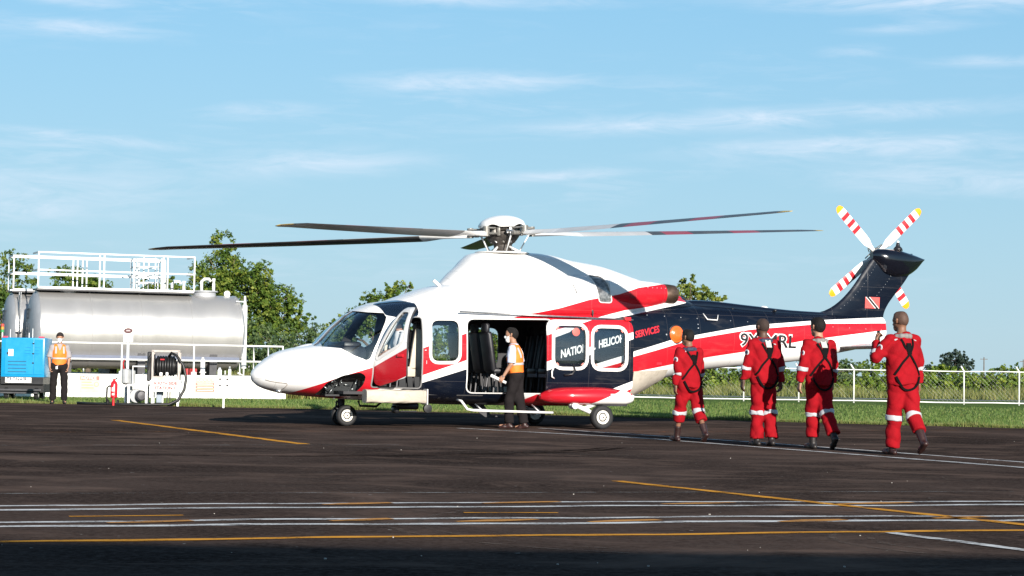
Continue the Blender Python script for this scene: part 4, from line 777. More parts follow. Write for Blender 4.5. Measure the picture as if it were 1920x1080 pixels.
# pixel-free world positions, metres
tree('leafy_tree', 'tall leafy tree rising just right of the silver tanks', (-11.0, 84, 0), [((-11.7, 84, 4.9), (1.15, 1.2, 1.1)), ((-10.6, 84, 4.2), (1.2, 1.2, 1.2)), ((-11.9, 84.3, 3.5), (1.3, 1.2, 1.2)), ((-9.5, 83.8, 3.7), (1.15, 1.1, 1.0)), ((-9.7, 84, 2.6), (1.3, 1.2, 1.1)), ((-11.3, 84, 2.0), (1.5, 1.2, 1.3)), ((-8.7, 84, 2.9), (.6, .8, .6))], 32000, .12, LEAF, 1)
tree('leafy_tree', 'broad dark tree at the left edge behind the tanks', (-21.2, 86, 0), [((-21.4, 86, 4.2), (1.6, 1.2, 1.2)), ((-20.8, 86, 3.0), (1.3, 1.2, 1.3)), ((-22, 86, 1.8), (1.5, 1.2, 1.5)), ((-20.6, 86, 1.5), (1, 1, 1.2))], 10500, .135, LEAFD, 2)
tree('leafy_tree', 'leafy tree showing through the left part of the tank railing', (-18.6, 92, 0), [((-19.4, 92, 4.6), (1.2, 1, .9)), ((-18.2, 92, 4.0), (1.4, 1, 1.0)), ((-19, 92, 2.5), (1.8, 1, 1.6))], 9000, .135, LEAF, 3)
tree('leafy_tree', 'lower leafy tree behind the middle of the tank railing', (-15.5, 93, 0), [((-16, 93, 4.1), (1.1, 1, .8)), ((-14.7, 93, 3.9), (1.3, 1, .9)), ((-13.4, 93, 4.2), (1.0, 1, 1.0)), ((-15, 93, 2.2), (2.2, 1, 1.6))], 10500, .135, LEAF, 4)
tree('leafy_tree', 'loose tree above the windshield of the helicopter', (-6.2, 96, 0), [((-6.9, 96, 3.3), (1.1, 1, .8)), ((-6.0, 96, 4.0), (1.0, 1, .9)), ((-5.1, 96, 4.4), (.8, .9, .75)), ((-7.8, 96, 2.6), (1.0, 1, .8)), ((-5.6, 96, 2.4), (1.6, 1, 1.2))], 12000, .135, LEAF, 5)
tree('leafy_tree', 'small yellowish tree behind the engine exhaust', (10.8, 120, 0), [((10.0, 120, 5.6), (1.0, 1, 1.0)), ((11.2, 120, 5.1), (1.05, 1, .8)), ((10.7, 120, 4.0), (1.6, 1.2, 1.2))], 5500, .2, leaf_mat('yellow_leaves', (.07, .12, .02), (.17, .22, .04), (.32, .32, .06)), 6)
tree('grey_green_bush', 'grey green bush between the tanks and the helicopter nose', (-8.4, 80, 0), [((-9.0, 80, 1.8), (1.3, 1, 1.0)), ((-7.8, 80, 1.85), (1.2, 1, .95)), ((-6.7, 80, 1.75), (1.2, 1, .95)), ((-10, 80, 1.3), (1.2, 1, 1.0)), ((-8.2, 80, 1.0), (1.8, 1, .9)), ((-6.4, 80, 1.0), (1.4, 1, .9))], 16000, .11, LEAFG, 7, None, .07, 'bush')
tree('grey_green_bush', 'small rounded bush under the tail of the helicopter', (15.9, 106, 0), [((15.6, 106, 1.4), (1.2, .8, .75)), ((17.0, 106, 1.25), (1.1, .8, .6))], 3500, .12, LEAFG, 8, None, .06, 'bush')
tree('round_tree', 'dark round far tree standing above the hedge on the right', (64, 300, 0), [((64, 300, 3.7), (1.8, 1.6, 1.5)), ((62.2, 300, 2.8), (1.0, 1, .9)), ((65, 300, 2.6), (1.6, 1.5, 1.4))], 4500, .32, LEAFF, 9, None, .2)
tree('round_tree', 'low dark far bush left of the round far tree', (60.4, 300, 0), [((60.4, 300, 2.2), (1.1, 1, .7)), ((61, 300, 1.5), (1.5, 1, 1))], 1500, .3, LEAFF, 10, None, .12, 'bush')
tree('leafy_tree', 'low leafy tree seen through the helicopter cockpit windows', (-4.6, 98, 0), [((-5.0, 98, 2.3), (1.2, 1, .8)), ((-3.9, 98, 2.2), (1.1, 1, .8)), ((-4.6, 98, 1.2), (1.6, 1, 1.0))], 9000, .135, LEAF, 31)
tree('leafy_tree', 'low leafy tree seen through the open cabin of the helicopter', (-1.6, 98, 0), [((-2.5, 98, 2.4), (1.2, 1, .8)), ((-1.3, 98, 2.1), (1.2, 1, .8)), ((-.3, 98, 2.0), (1.0, 1, .7)), ((-1.6, 98, 1.1), (2.0, 1, 1.0))], 12000, .135, LEAF, 32)
# hedge behind the fence
rng = np.random.default_rng(21); blobs = []
for x in np.arange(-34, 36, .55):
    h = 1.55 + .16 * math.sin(x * .7) + .12 * math.sin(x * 1.9 + 1) + rng.uniform(-.1, .12) - .06 * max(0, (x - 8) / 14); blobs.append(((x, 112 + rng.uniform(-.3, .3), h * .62), (.55, .5, h * .42))); blobs.append(((x + .2, 111.6 + rng.uniform(-.2, .2), .5), (.5, .5, .5)))
    if rng.random() < .25: blobs.append(((x, 112, h + .08), (.22, .2, .25)))
C, N, T = clumps(rng, blobs, 90000); k = C[:, 2] > .02; hd = leaf_mesh('hedge', C[k], N[k], .19, T[k], leaf_mat('hedge_leaves', (.075, .135, .016), (.14, .22, .028), (.28, .33, .045))); prop(hd, 'long unclipped green hedge running behind the white fence', 'hedge')
# grass blades: mown edge, weeds at the fence foot, tall dry grass
def blades(name, label, P, h, w, tint, m, lean=.35):
    n = len(P); rng = np.random.default_rng(n + 3); a = rng.uniform(0, 2 * np.pi, n); d = np.stack([np.cos(a), np.sin(a), 0 * a], 1); l = rng.normal(size=(n, 3)) * lean * h[:, None]; l[:, 2] = h
    V = np.stack([P - d * w[:, None] * .5, P + d * w[:, None] * .5, P + l], 1).reshape(-1, 3); me = bpy.data.meshes.new(name); me.vertices.add(3 * n); me.vertices.foreach_set('co', V.astype(np.float32).ravel()); me.loops.add(3 * n); me.loops.foreach_set('vertex_index', np.arange(3 * n, dtype=np.int32)); me.polygons.add(n); me.polygons.foreach_set('loop_start', np.arange(0, 3 * n, 3, dtype=np.int32)); me.update(calc_edges=True)
    at = me.attributes.new('tint', 'FLOAT', 'POINT'); at.data.foreach_set('value', np.repeat(tint, 3).astype(np.float32)); me.materials.append(m); return prop(link(bpy.data.objects.new(name, me)), label, 'grass', kind='stuff')
GB = leaf_mat('grass_blades', (.085, .15, .03), (.14, .21, .05), (.24, .24, .08), .3); GD = leaf_mat('dry_grass_blades', (.11, .15, .035), (.19, .20, .055), (.32, .29, .10), .3)
n = 100000; x = rng.uniform(-14.5, 13, n); ey = np.interp(x, [e[0] for e in edge], [e[1] for e in edge]); y = ey + 30 * rng.random(n) ** 3.0 - .12; P = np.stack([x * np.clip(y / 50, 1, 1.9), y, np.full(n, -.012)], 1); h = rng.uniform(.025, .075, n) * np.where(rng.random(n) < .03, 2.0, 1.0) * np.where(P[:, 1] - ey < .6, 1.2 + .9 * np.clip(np.sin(P[:, 0] * 2.1) * np.sin(P[:, 0] * .77 + 1), 0, 1), 1.0)
blades('grass', 'short green mown grass between the apron and the fence', P, h, rng.uniform(.012, .03, n), np.clip(rng.normal(.5, .25, n) + np.where(P[:, 1] - ey < .45, .35, 0), 0, 1), GB)
n = 34000; y = rng.uniform(99.5, 111, n); P = np.stack([rng.uniform(-30, 31, n), y, np.full(n, -.012)], 1); blades('tall_grass', 'tall dry yellow green grass in front of the hedge', P, rng.uniform(.25, .68, n) * (.75 + .35 * np.sin(P[:, 0] * .9) * np.sin(P[:, 0] * .37 + 1) + .25 * np.sin(P[:, 0] * 2.3 + P[:, 1])), rng.uniform(.03, .06, n), np.clip(rng.normal(.5, .28, n), 0, 1), GD, .25)
n = 9000; P = np.stack([rng.uniform(-14, -6, n), rng.uniform(67, 80, n), np.full(n, -.012)], 1); blades('dry_weeds', 'dry brownish weeds behind the tank wall', P, rng.uniform(.3, .95, n), rng.uniform(.03, .06, n), np.clip(rng.normal(.65, .25, n), 0, 1), GD, .25)
n = 700; a = rng.uniform(0, 6.28, n); r_ = rng.random(n) ** .5; P = np.stack([9.6 + 1.1 * r_ * np.cos(a), 46.2 + .5 * r_ * np.sin(a), np.full(n, -.012)], 1); blades('weed_clump', 'clump of taller weeds at the apron edge on the right', P, rng.uniform(.06, .17, n), rng.uniform(.02, .04, n), np.clip(rng.normal(.4, .2, n), 0, 1), GB)
# road beyond the fence
prop(mesh_obj('road', [(-60, 94.5, -.004), (70, 94.5, -.004), (70, 97.5, -.004), (-60, 97.5, -.004)], [(0, 1, 2, 3)], mat('grey_road', (.20, .20, .19), .9, var=.15)), kind='structure')
# fence
fe = empty('fence', (0, 80.3, 0), 0, 'white wire fence with slim posts and bent tops across the grass', 'fence')
xs = [8.98 + 2.12 * k for k in range(-17, 8)]; pm = None
for x in xs:
    if pm is None: b = MB(); b.tube([(0, 0, -.1), (0, 0, 1.27), (-.03, .0, 1.32), (-.13, -.04, 1.47)], .030, 8); o = b.build('post', MT['steel_white'], fe, smooth=True, loc=(x, 0, 0)); pm = o.data
    else: link(bpy.data.objects.new('post', pm), fe, (x, 0, 0), (random.uniform(-.02, .02), random.uniform(-.022, .022), random.uniform(-.2, .2)))
for z, r_ in ((1.27, .020), (.07, .024)):
    b = MB(); b.tube([(x + (.0), -.04 + random.uniform(-.01, .01), z + random.uniform(-.012, .012)) for x in np.arange(xs[0], xs[-1] + .1, 1.06)], r_, 7); b.build('rail', MT['steel_white'], fe, smooth=True)
b = MB()
for x in np.arange(xs[0], xs[-1], .16):
    b.tube([(x, -.01, .07), (x + 1.2, -.01, 1.27)], .0016, 3, caps=False); b.tube([(x + 1.2, -.012, .07), (x, -.012, 1.27)], .0016, 3, caps=False)
o = b.build('chain_link', mat('fence_wire', (.35, .36, .34), .6, metal=.4), fe); prop(o, kind='stuff')
for k, (x, y, h) in enumerate(((59, 260, 3.6), (64.4, 262, 3.4), (70, 265, 4.5), (88, 330, 4.2))):
    e = empty('utility_pole', (x, y, 0), 0, ['thin far pole left of the round far tree', 'thin far pole in front of the round far tree', 'thin far pole right of the round far tree', 'rightmost thin far pole above the hedge'][k], 'pole', 'far utility poles'); b = MB(); b.tube([(0, 0, 0), (0, 0, h)], [.09, .06], 7); b.build('pole', BARK, e); b = MB(); b.box((0, 0, h - .25), (.9, .07, .07)); b.build('crossarm', BARK, e)
# ================================================================== FUEL DEPOT ON THE LEFT
TA = R(22); ta = Vector((math.cos(TA), math.sin(TA), 0)); tn = Vector((-math.sin(TA), math.cos(TA), 0))
TANK = mat('brushed_tank_skin', (.54, .525, .505), .36, metal=.62, var=.05, scale=1.2, stretch=(1.2, .5, .5), dirt=(.5, .47, .42), dirtamt=.25, dscale=1.2)
TEND = mat('tank_end_skin', (.36, .37, .39), .6, metal=.15, var=.1)  # grey darkened so the ends' shaded side is in the colour
def railing(parent, p0, L, z, name='railing', joints=(.4, .81), h=1.11):
    e = link(bpy.data.objects.new(name, None), parent, p0)
    for zz in (0.0, h * .5, h): MB().box((L / 2, 0, z + zz), (L, .035, .045 if zz else .07), bev=.006).build('rail', MT['steel_white'], e)
    for x in [0.0] + [L * j + d for j in joints for d in (-.07, .07)] + [L]: MB().box((x, .01, z + h / 2), (.042, .036, h - .05)).build('post', MT['steel_white'], e)
    return e
def tank(base, L, label, front):
    e = empty('storage_tank', base, TA, label, 'tank', 'silver storage tanks'); r = 1.22; zc = 2.09
    b = MB(); b.lathe([(r, 0), (r, L)], axis=(1, 0, 0), c=(0, 0, zc), n=72); b.build('tank_shell', TANK, e, angle=40)
    for k in range(5):
        x = .04 + (L - .08) * k / 4; b = MB(); b.lathe([(r + .001, -.03), (r + .012, -.025), (r + .012, .025), (r + .001, .03)], axis=(1, 0, 0), c=(x, 0, zc), n=72); b.build('weld_band', TANK, e, angle=40)
    b = MB(); b.lathe([(r - .02, 0), (r - .15, -.10), (.6, -.17), (0, -.19)], axis=(1, 0, 0), c=(0, 0, zc), n=60); b.build('tank_end', TEND, e, angle=40)
    b = MB(); b.lathe([(0, 0.19), (.6, .17), (r - .15, .10), (r - .02, .0)][::-1], axis=(1, 0, 0), c=(L, 0, zc), n=60); b.build('tank_end', TEND, e, angle=40)
    GREYT = mat('faded_dark_lettering', (.10, .11, .13), .7)
    text_obj('lettering', 'JET', .46, GREYT, e, frame((-.20, .42, 2.42), (0, -1, 0), (0, 0, 1)), .004, bold=.01); text_obj('lettering', 'A-1', .50, GREYT, e, frame((-.215, .46, 1.92), (0, -1, 0), (0, 0, 1)), .004, bold=.012)
    MB().box((-.20, -.05, 1.66), (.012, 1.1, .28)).build('end_placard', mat('rusty_placard', (.36, .30, .29), .7, var=.2), e)
    for x in (1.0, L - 1.0):
        b = MB(); b.lathe([(.36, -.12), (.36, .10), (.43, .11), (.43, .15), (.0, .17)], c=(x, 0, zc + r), n=32); b.build('manhole', TEND, e, angle=40)
    b = MB(); b.tube([(L - 1.12, -.05, zc + r + .14), (L - 1.12, -.05, zc + r + .46), (L - 1.02, -.05, zc + r + .54), (L - .88, -.05, zc + r + .54), (L - .82, -.05, zc + r + .46)], .05, 10); b.build('vent_pipe', MT['steel_white'], e, smooth=True)
    b = MB(); b.lathe([(.05, 0), (.05, .25), (.035, .28), (.06, .42)], c=(L - .72, -.05, zc + r + .14), n=14); b.build('level_gauge', MT['steel_white'], e, smooth=True)
    b = MB(); b.lathe([(.10, -.03), (.10, .03)], axis=(0, 1, 0), c=(L - .28, -.1, zc + r + .07), n=16); b.box((L - .28, -.1, zc + r - .02), (.05, .05, .1)); b.build('lifting_eye', MT['steel_white'], e)
    for x in (.9, L / 2, L - .9):
        b = MB(); b.prism([(x - .12, -.9, .0), (x - .12, .9, .0), (x - .12, 1.0, 1.45), (x - .12, -1.0, 1.45)], (.24, 0, 0)); b.build('saddle', MT['darkgrey'], e)
    MB().box((L / 2, -.98, 1.24), (L * .98, .12, .12)).build('skid_beam', mat('blue_grey_beam', (.12, .14, .20), .6), e)
    MB().box((2.45, -.15, 3.345), (5.0, .9, .05)).build('walkway', MT['darkgrey'], e)
    railing(e, (-.02, -.62, 0), 4.98, 3.40)
    if not front: railing(e, (-.02, .42, 0), 4.98, 3.40, joints=(.5,))
    for x in (-.02, 4.96):
        for zz in (3.96, 4.51): MB().box((x, -.1, zz), (.045, 1.0, .05)).build('end_rail', MT['steel_white'], e)
    return e
t0_ = Vector((-15.1, 66, 0))
tk1 = tank(tuple(t0_), 6.46, 'nearer silver fuel tank, its whole bright side facing the apron', True)
tk2 = tank(tuple(t0_ + tn * 2.75 - ta * .35), 6.46, 'farther silver fuel tank, mostly hidden behind the nearer one', False)
# caged ladder between the tanks
e = empty('caged_ladder', tuple(t0_ + ta * 3.35 + tn * 1.35), TA, 'white caged ladder rising between the two silver tanks', 'ladder')
for y in (-.22, .22): MB().tube([(0, y, 0), (0, y, 4.5)], .022, 8).build('stile', MT['steel_white'], e, smooth=True)
for k in range(14): MB().tube([(0, -.22, .3 + .3 * k), (0, .22, .3 + .3 * k)], .014, 6).build('rung', MT['steel_white'], e)
for k in range(5):
    z = 3.45 + .26 * k; MB().tube([(.05 + .42 - .48 * math.cos(a), .55 * math.sin(a), z) for a in np.linspace(-2.4, 2.4, 15)], .016, 6).build('cage_hoop', MT['steel_white'], e, smooth=True)
for a in (-2.0, -1.2, -.4, .4, 1.2, 2.0): MB().box((.47 - .49 * math.cos(a) * -1 - .0, .56 * math.sin(a), 3.95), (.035, .012, 1.15)).build('cage_strap', MT['steel_white'], e)
e = empty('tank_ladder', tuple(t0_ - ta * .25 + tn * 1.45), TA, 'narrow steel ladder between the left ends of the tanks', 'ladder')
for y in (-.18, .18): MB().tube([(0, y, 0), (0, y, 3.3)], .018, 7).build('stile', MT['steel'], e)
for k in range(10): MB().tube([(0, -.18, .3 + .3 * k), (0, .18, .3 + .3 * k)], .012, 6).build('rung', MT['steel'], e)
p_ = t0_ + ta * 6.62 - tn * .75
e = empty('standpipe', (p_.x, p_.y, 0), TA, 'tall white vertical pipe at the right end of the nearer tank', 'pipe'); b = MB(); b.lathe([(.085, .95), (.085, 3.0), (.05, 3.02), (.03, 3.3)], n=14); b.build('pipe', MT['steel_white'], e, angle=40); b = MB(); b.tube([(0, 0, 1.0), (0, 0, .72), (-.2, 0, .80)], .03, 8); b.tube([(0, 0, 3.12), (-.3, 0, 3.12)], .02, 8); b.build('elbow', MT['steel_white'], e)
# bund wall with handrail
w0 = Vector((-14.03, 63.0, 0)) - ta * 5; WL = 12.5
wa = empty('bund_wall', tuple(w0), TA, 'low white masonry wall around the fuel tanks', 'wall')
b = MB(); b.box((WL / 2, .1, .36), (WL, .2, .72), bev=.02); b.build('wall_front', MT['wall_white'], wa)
b = MB(); b.box((WL - .1, 4.7, .36), (.2, 9.0, .72), bev=.02); b.build('wall_side', MT['wall_white'], wa); b = MB(); b.box((WL / 2, 9.3, .36), (WL, .2, .72), bev=.02); b.build('wall_rear', MT['wall_white'], wa)
MB().box((WL / 2 - .1, 4.7, .1), (WL - .5, 8.9, .04)).build('bund_floor', mat('bund_concrete', (.22, .21, .19), .9, var=.2), wa)
hr = empty('handrail', tuple(w0), TA, 'white tubular handrail along the top of the tank wall', 'railing')
for z in (1.66, 1.17):
    b = MB(); b.tube([(0, .1, z), (WL - .1, .1, z), (WL - .1, 9.2, z)], .026, 8); b.build('rail', MT['steel_white'], hr)
for x in (.6, 2.9, 5.1, 6.0 + 1.3, 6.0 + 3.55, WL - .1): b = MB(); b.tube([(x, .1, .70), (x, .1, 1.66)], .026, 8); b.box((x, .1, .76), (.16, .13, .12), bev=.02); b.build('post', MT['steel_white'], hr)
for y in (1.8, 3.6, 5.4, 7.4): b = MB(); b.tube([(WL - .1, y, .70), (WL - .1, y, 1.66)], .026, 8); b.build('post', MT['steel_white'], hr)
SY = mat('pale_yellow_sign', (.60, .53, .38), .7); SW = mat('white_sign', (.78, .76, .72), .6); SRd = mat('light_washed_red_print', (.42, .17, .14), .7); SYd = mat('yellow_print', (.50, .36, .16), .7)  # board yellow and red paled, an overbright wash put into the colour
def on_wall(x): return (w0 + ta * x)
sg = empty('notice_board', tuple(w0 + ta * 6.02), TA, 'pale yellow notice board on the left part of the white wall', 'sign')
MB().box((.30, -.013, .41), (.60, .022, .50)).build('board', SY, sg); MB().box((.30, -.026, .59), (.58, .006, .12)).build('heading_panel', SRd, sg); text_obj('lettering', 'NOTICE', .125, SW, sg, frame((.04, -.030, .548), (1, 0, 0), (0, 0, 1)), .001, bold=.003)
for k, (a, c) in enumerate(((.05, .36), (.05, .40), (.05, .42))): MB().box(((a + c) / 2, -.026, .46 - .085 * k), (c - a, .006, .026)).build('print_line', SYd, sg)
MB().lathe([(.075, 0), (.075, .006)], axis=(0, -1, 0), c=(.50, -.024, .40), n=20).build('print_circle', SYd, sg); MB().lathe([(.055, 0), (.055, .008)], axis=(0, -1, 0), c=(.50, -.024, .40), n=20).build('print_circle', SY, sg)
sg = empty('safety_board', tuple(w0 + ta * 9.58), TA, 'safety board with a row of round symbols on the right part of the white wall', 'sign')
MB().box((.31, -.013, .42), (.62, .022, .46)).build('board', SY, sg)
for k in range(5): MB().lathe([(.045, 0), (.045, .008)], axis=(0, -1, 0), c=(.07 + .12 * k, -.024, .57), n=16).build('print_circle', SYd, sg); MB().lathe([(.030, 0), (.030, .010)], axis=(0, -1, 0), c=(.07 + .12 * k, -.024, .57), n=16).build('print_circle', SW, sg)
for k in range(3): MB().box((.31, -.026, .45 - .10 * k), (.58, .006, .075)).build('print_panel', SRd, sg); MB().box((.31, -.030, .45 - .10 * k), (.5, .004, .018)).build('print_line', SW, sg)
for k, (x, y, h, r_) in enumerate(((8.75, 1.0, 1.28, .075), (10.05, 1.0, 1.28, .075), (10.55, .8, .98, .07), (10.9, .9, 1.0, .05), (11.6, .7, .92, .05))):
    p_ = w0 + ta * x + tn * y; e = empty('pipe_stub', tuple(p_), TA, ['thick white pipe stub behind the hose reel', 'thick white pipe stub left of the four lamp board', 'short white pipe stub right of the thick one', 'slim white pipe stub behind the white wall', 'rightmost white pipe stub behind the wall'][k], 'pipe', 'white pipes behind the wall'); b = MB(); b.lathe([(r_, 0), (r_, h - .1), (r_ * .6, h - .06), (r_ * .5, h)], n=14); b.build('pipe', MT['steel_white'], e, angle=40); MB().lathe([(r_ * 1.5, 0), (r_ * 1.5, .03)], c=(0, 0, h * .62), n=14).build('flange', MT['steel_white'], e)
for k, x in enumerate((9.55, 9.75)):
    p_ = w0 + ta * x + tn * .9; e = empty('fire_bucket', tuple(p_), TA, ['left red bucket behind the wall', 'right pinkish red bucket behind the wall'][k], 'bucket', 'red buckets'); MB().lathe([(.08, .6), (.10, .9), (.10, .92), (.09, .92), (.07, .62)], n=16).build('pail', MT['signred'], e, angle=40); MB().box((0, 0, .3), (.2, .2, .6)).build('plinth', MT['wall_white'], e)
SDK = mat('dark_red_print', (.22, .02, .02), .6)
# hose reel station
st = empty('hose_reel_stand', (-8.62, 52.3, 0), R(6), 'white hose reel stand with a big black hose drum on top', 'hose reel')
for x in (-.33, .30):
    for y in (-.25, .25): MB().box((x, y, .33), (.055, .055, .66)).build('leg', MT['steel_white'], st)
MB().box((-.015, 0, .60), (.76, .58, .05)).build('deck', MT['steel_white'], st); MB().box((-.015, -.30, .50), (.76, .03, .28), bev=.005).build('name_board', MT['steel_white'], st)
text_obj('lettering', 'SOUTH SIDE', .105, SDK, st, frame((-.015, -.318, .535), (1, 0, 0), (0, 0, 1)), .001, 'CENTER', 1.0, .004); text_obj('lettering', 'STATION 1', .105, SDK, st, frame((-.015, -.318, .415), (1, 0, 0), (0, 0, 1)), .001, 'CENTER', 1.0, .004)
b = MB()
for x in (-.34, .31): b.box((x, -.22, 1.00), (.05, .05, .76)); b.box((x, .22, 1.00), (.05, .05, .76)); b.box((x, 0, 1.37), (.05, .48, .04))
b.box((-.015, -.22, 1.37), (.68, .05, .05)); b.box((-.015, -.22, .68), (.68, .06, .12)); b.build('reel_frame', mat('rusty_frame', (.45, .40, .36), .6, var=.2), st)
MB().lathe([(.10, -.31), (.30, -.31), (.30, -.295), (.10, -.29), (.10, .26), (.30, .265), (.30, .28), (.10, .28)], axis=(1, 0, 0), c=(0, 0, 1.0), n=28).build('drum', MT['darkgrey'], st, angle=40)
HOSE = mat('black_hose_rubber', (.012, .012, .012), .45, var=.2)
for lay in range(2):
    for k in range(8 if lay == 0 else 7): MB().tube([(-.25 + .064 * k + lay * .03, (.17 + .055 * lay) * math.cos(a), 1.0 + (.17 + .055 * lay) * math.sin(a)) for a in np.linspace(0, 2 * math.pi, 25)[:-1]], .033, 8, closed=True).build('hose_turn', HOSE, st, smooth=True)
b = MB(); b.tube([(.05, -.1, 1.24), (.12, -.24, 1.33), (.25, -.30, 1.26), (.42, -.32, 1.02), (.50, -.34, .70), (.46, -.36, .42), (.32, -.38, .16), (.10, -.40, .05), (-.4, -.42, .035), (-1.1, -.40, .035), (-1.7, -.2, .035), (-2.2, .1, .04)], .034, 10); b.build('hose', HOSE, st, smooth=True)
b = MB(); b.box((-.43, -.05, .98), (.10, .30, .74), bev=.03); b.build('control_box', MT['blackmetal'], st); b = MB(); b.tube([(-.36, -.2, 1.30), (-.42, -.25, 1.20), (-.46, -.22, .9)], .03, 8); b.build('nozzle', HOSE, st)
MB().box((-.10, -.25, 1.16), (.10, .03, .03)).build('red_tag', MT['red'], st); MB().box((-.13, -.26, .79), (.08, .05, .10), bev=.02).build('white_tag', SW, st); MB().box((.02, -.26, .79), (.07, .05, .11), bev=.02).build('white_tag', SW, st)
MB().box((-.18, .05, .30), (.14, .14, .46), bev=.02).build('grey_tank', mat('blue_grey_canister', (.25, .30, .36), .5), st); b = MB(); b.tube([(.02, 0, 0), (.02, 0, .55)], .015, 6); b.tube([(.09, 0, 0), (.09, 0, .55)], .015, 6); b.build('drain_pipe', MT['darkgrey'], st)
# pump skid left of it
pu = empty('fuel_pump', (-9.33, 52.35, 0), R(4), 'white fuel pump skid with a dark round motor beside the fire extinguisher', 'pump')
for x in (-.22, .22):
    for y in (-.2, .2): MB().box((x, y, .25), (.055, .05, .50)).build('leg', MT['steel_white'], pu)
MB().box((0, 0, .51), (.52, .46, .05)).build('frame_top', MT['steel_white'], pu)
b = MB(); b.lathe([(.05, -.2), (.13, -.18), (.135, .12), (.10, .16), (.03, .17)], axis=(.3, -1, 0), c=(.06, -.05, .25), n=24); b.build('motor', MT['darkgrey'], pu, angle=40); MB().lathe([(.17, -.05), (.18, 0), (.17, .05)], axis=(.3, -1, 0), c=(-.06, .05, .24), n=24).build('pump_casing', mat('cast_grey', (.25, .26, .27), .5, metal=.4), pu, angle=40)
b = MB(); b.tube([(-.15, 0, .53), (-.15, 0, .98), (.42, 0, .98), (.55, 0, .90), (.62, 0, .62)], .022, 8); b.tube([(.1, .1, .53), (.1, .1, .80), (.42, .1, .80)], .018, 8); b.build('pipework', MT['steel_white'], pu, smooth=True)
MB().box((.50, 0, .74), (.18, .12, .12), bev=.03).build('valve_block', mat('brass_valve', (.45, .36, .14), .4, metal=.6), pu); MB().box((.52, 0, .58), (.2, .14, .12), bev=.03).build('meter', MT['darkgrey'], pu); b = MB(); b.tube([(.60, -.02, 0), (.60, -.02, .74)], .028, 8); b.build('pedestal', MT['steel_white'], pu)
b = MB(); b.lathe([(.02, -.13), (.065, -.12), (.07, .0), (.065, .10), (.03, .13)], c=(.68, 0, .90), n=18); b.build('orange_filter', mat('orange_enamel', (.70, .16, .03), .4), pu, smooth=True)
fv = empty('filter_vessel', (-9.68, 52.5, 0), 0, 'pale grey filter vessel standing behind the fire extinguisher', 'filter'); b = MB(); b.lathe([(.05, .52), (.11, .56), (.115, .86), (.10, .90), (.02, .92)], n=20); b.lathe([(.04, .5), (.085, .54), (.085, .84), (.02, .88)], c=(.15, .02, .02), n=16); b.build('vessel', mat('pale_grey_enamel', (.34, .35, .35), .45), fv, angle=40); b = MB(); b.tube([(0, 0, 0), (0, 0, .54)], .03, 8); b.tube([(.15, 0, 0), (.15, 0, .54)], .025, 8); b.build('stand', MT['steel_white'], fv); b = MB(); b.tube([(-.05, 0, .9), (-.08, 0, 1.05), (-.03, 0, 1.16)], .012, 6); b.build('red_hose', MT['red'], fv)
fx = empty('fire_extinguisher', (-9.84, 51.8, 0), 0, 'red wheeled fire extinguisher with a black hose', 'extinguisher'); b = MB(); b.lathe([(.05, .18), (.088, .20), (.09, .52), (.07, .58), (.03, .62), (.03, .66)], n=22); b.build('cylinder', MT['red'], fx, angle=40); b = MB(); b.tube([(.0, -.05, .0), (.0, -.05, .22)], .03, 8); b.build('foot', MT['red'], fx); b = MB(); b.box((.0, -.092, .40), (.07, .01, .10)); b.box((.0, -.092, .28), (.06, .01, .05)); b.build('label_plate', SW, fx); b = MB(); b.tube([(-.02, 0, .46), (-.12, 0, .48), (-.17, 0, .44), (-.18, 0, .2), (-.17, 0, .08)], .022, 8); b.build('hose', HOSE, fx, smooth=True); b = MB(); b.tube([(0, 0, .64), (.08, 0, .68)], .015, 6); b.build('lever', MT['blackmetal'], fx)
for s_ in (-.12, .12): MB().lathe([(.07, -.02), (.07, .02)], axis=(1, 0, 0), c=(s_ - .03, .05, .072), n=16).build('wheel', MT['black'], fx)
sp = empty('sign_post', (-9.72, 52.9, 0), 0, 'tall white sign post with a small dark oval badge on top', 'sign'); b = MB(); b.tube([(0, 0, 0), (0, 0, 1.62)], .036, 10); b.build('post', MT['steel_white'], sp, smooth=True); MB().box((.01, -.045, 1.72), (.245, .02, .26), bev=.005).build('board', SW, sp); b = MB(); b.lathe([(.11, 0), (.11, .015)], axis=(0, -1, 0), n=28); o = b.build('oval_badge', mat('dark_red_badge', (.10, .04, .04), .5), sp, loc=(.01, -.05, 1.88)); o.scale = (1, 1, .62); b = MB(); b.box((.01, -.07, 1.88), (.10, .006, .035)); b.build('badge_print', mat('pale_print', (.5, .4, .4), .6), sp)
lb = empty('lamp_board', (-7.0, 50.95, 0), 0, 'white board on a post with four small dark lamps', 'sign'); b = MB(); b.tube([(0, 0, 0), (0, 0, .48)], .028, 8); b.build('post', MT['steel_white'], lb); MB().box((0, 0, .62), (.22, .03, .24), bev=.01).build('board', SW, lb)
for x in (-.09, .09):
    for z in (.55, .70): MB().box((x, -.02, z), (.05, .03, .04), bev=.008).build('lamp', MT['darkgrey'], lb)
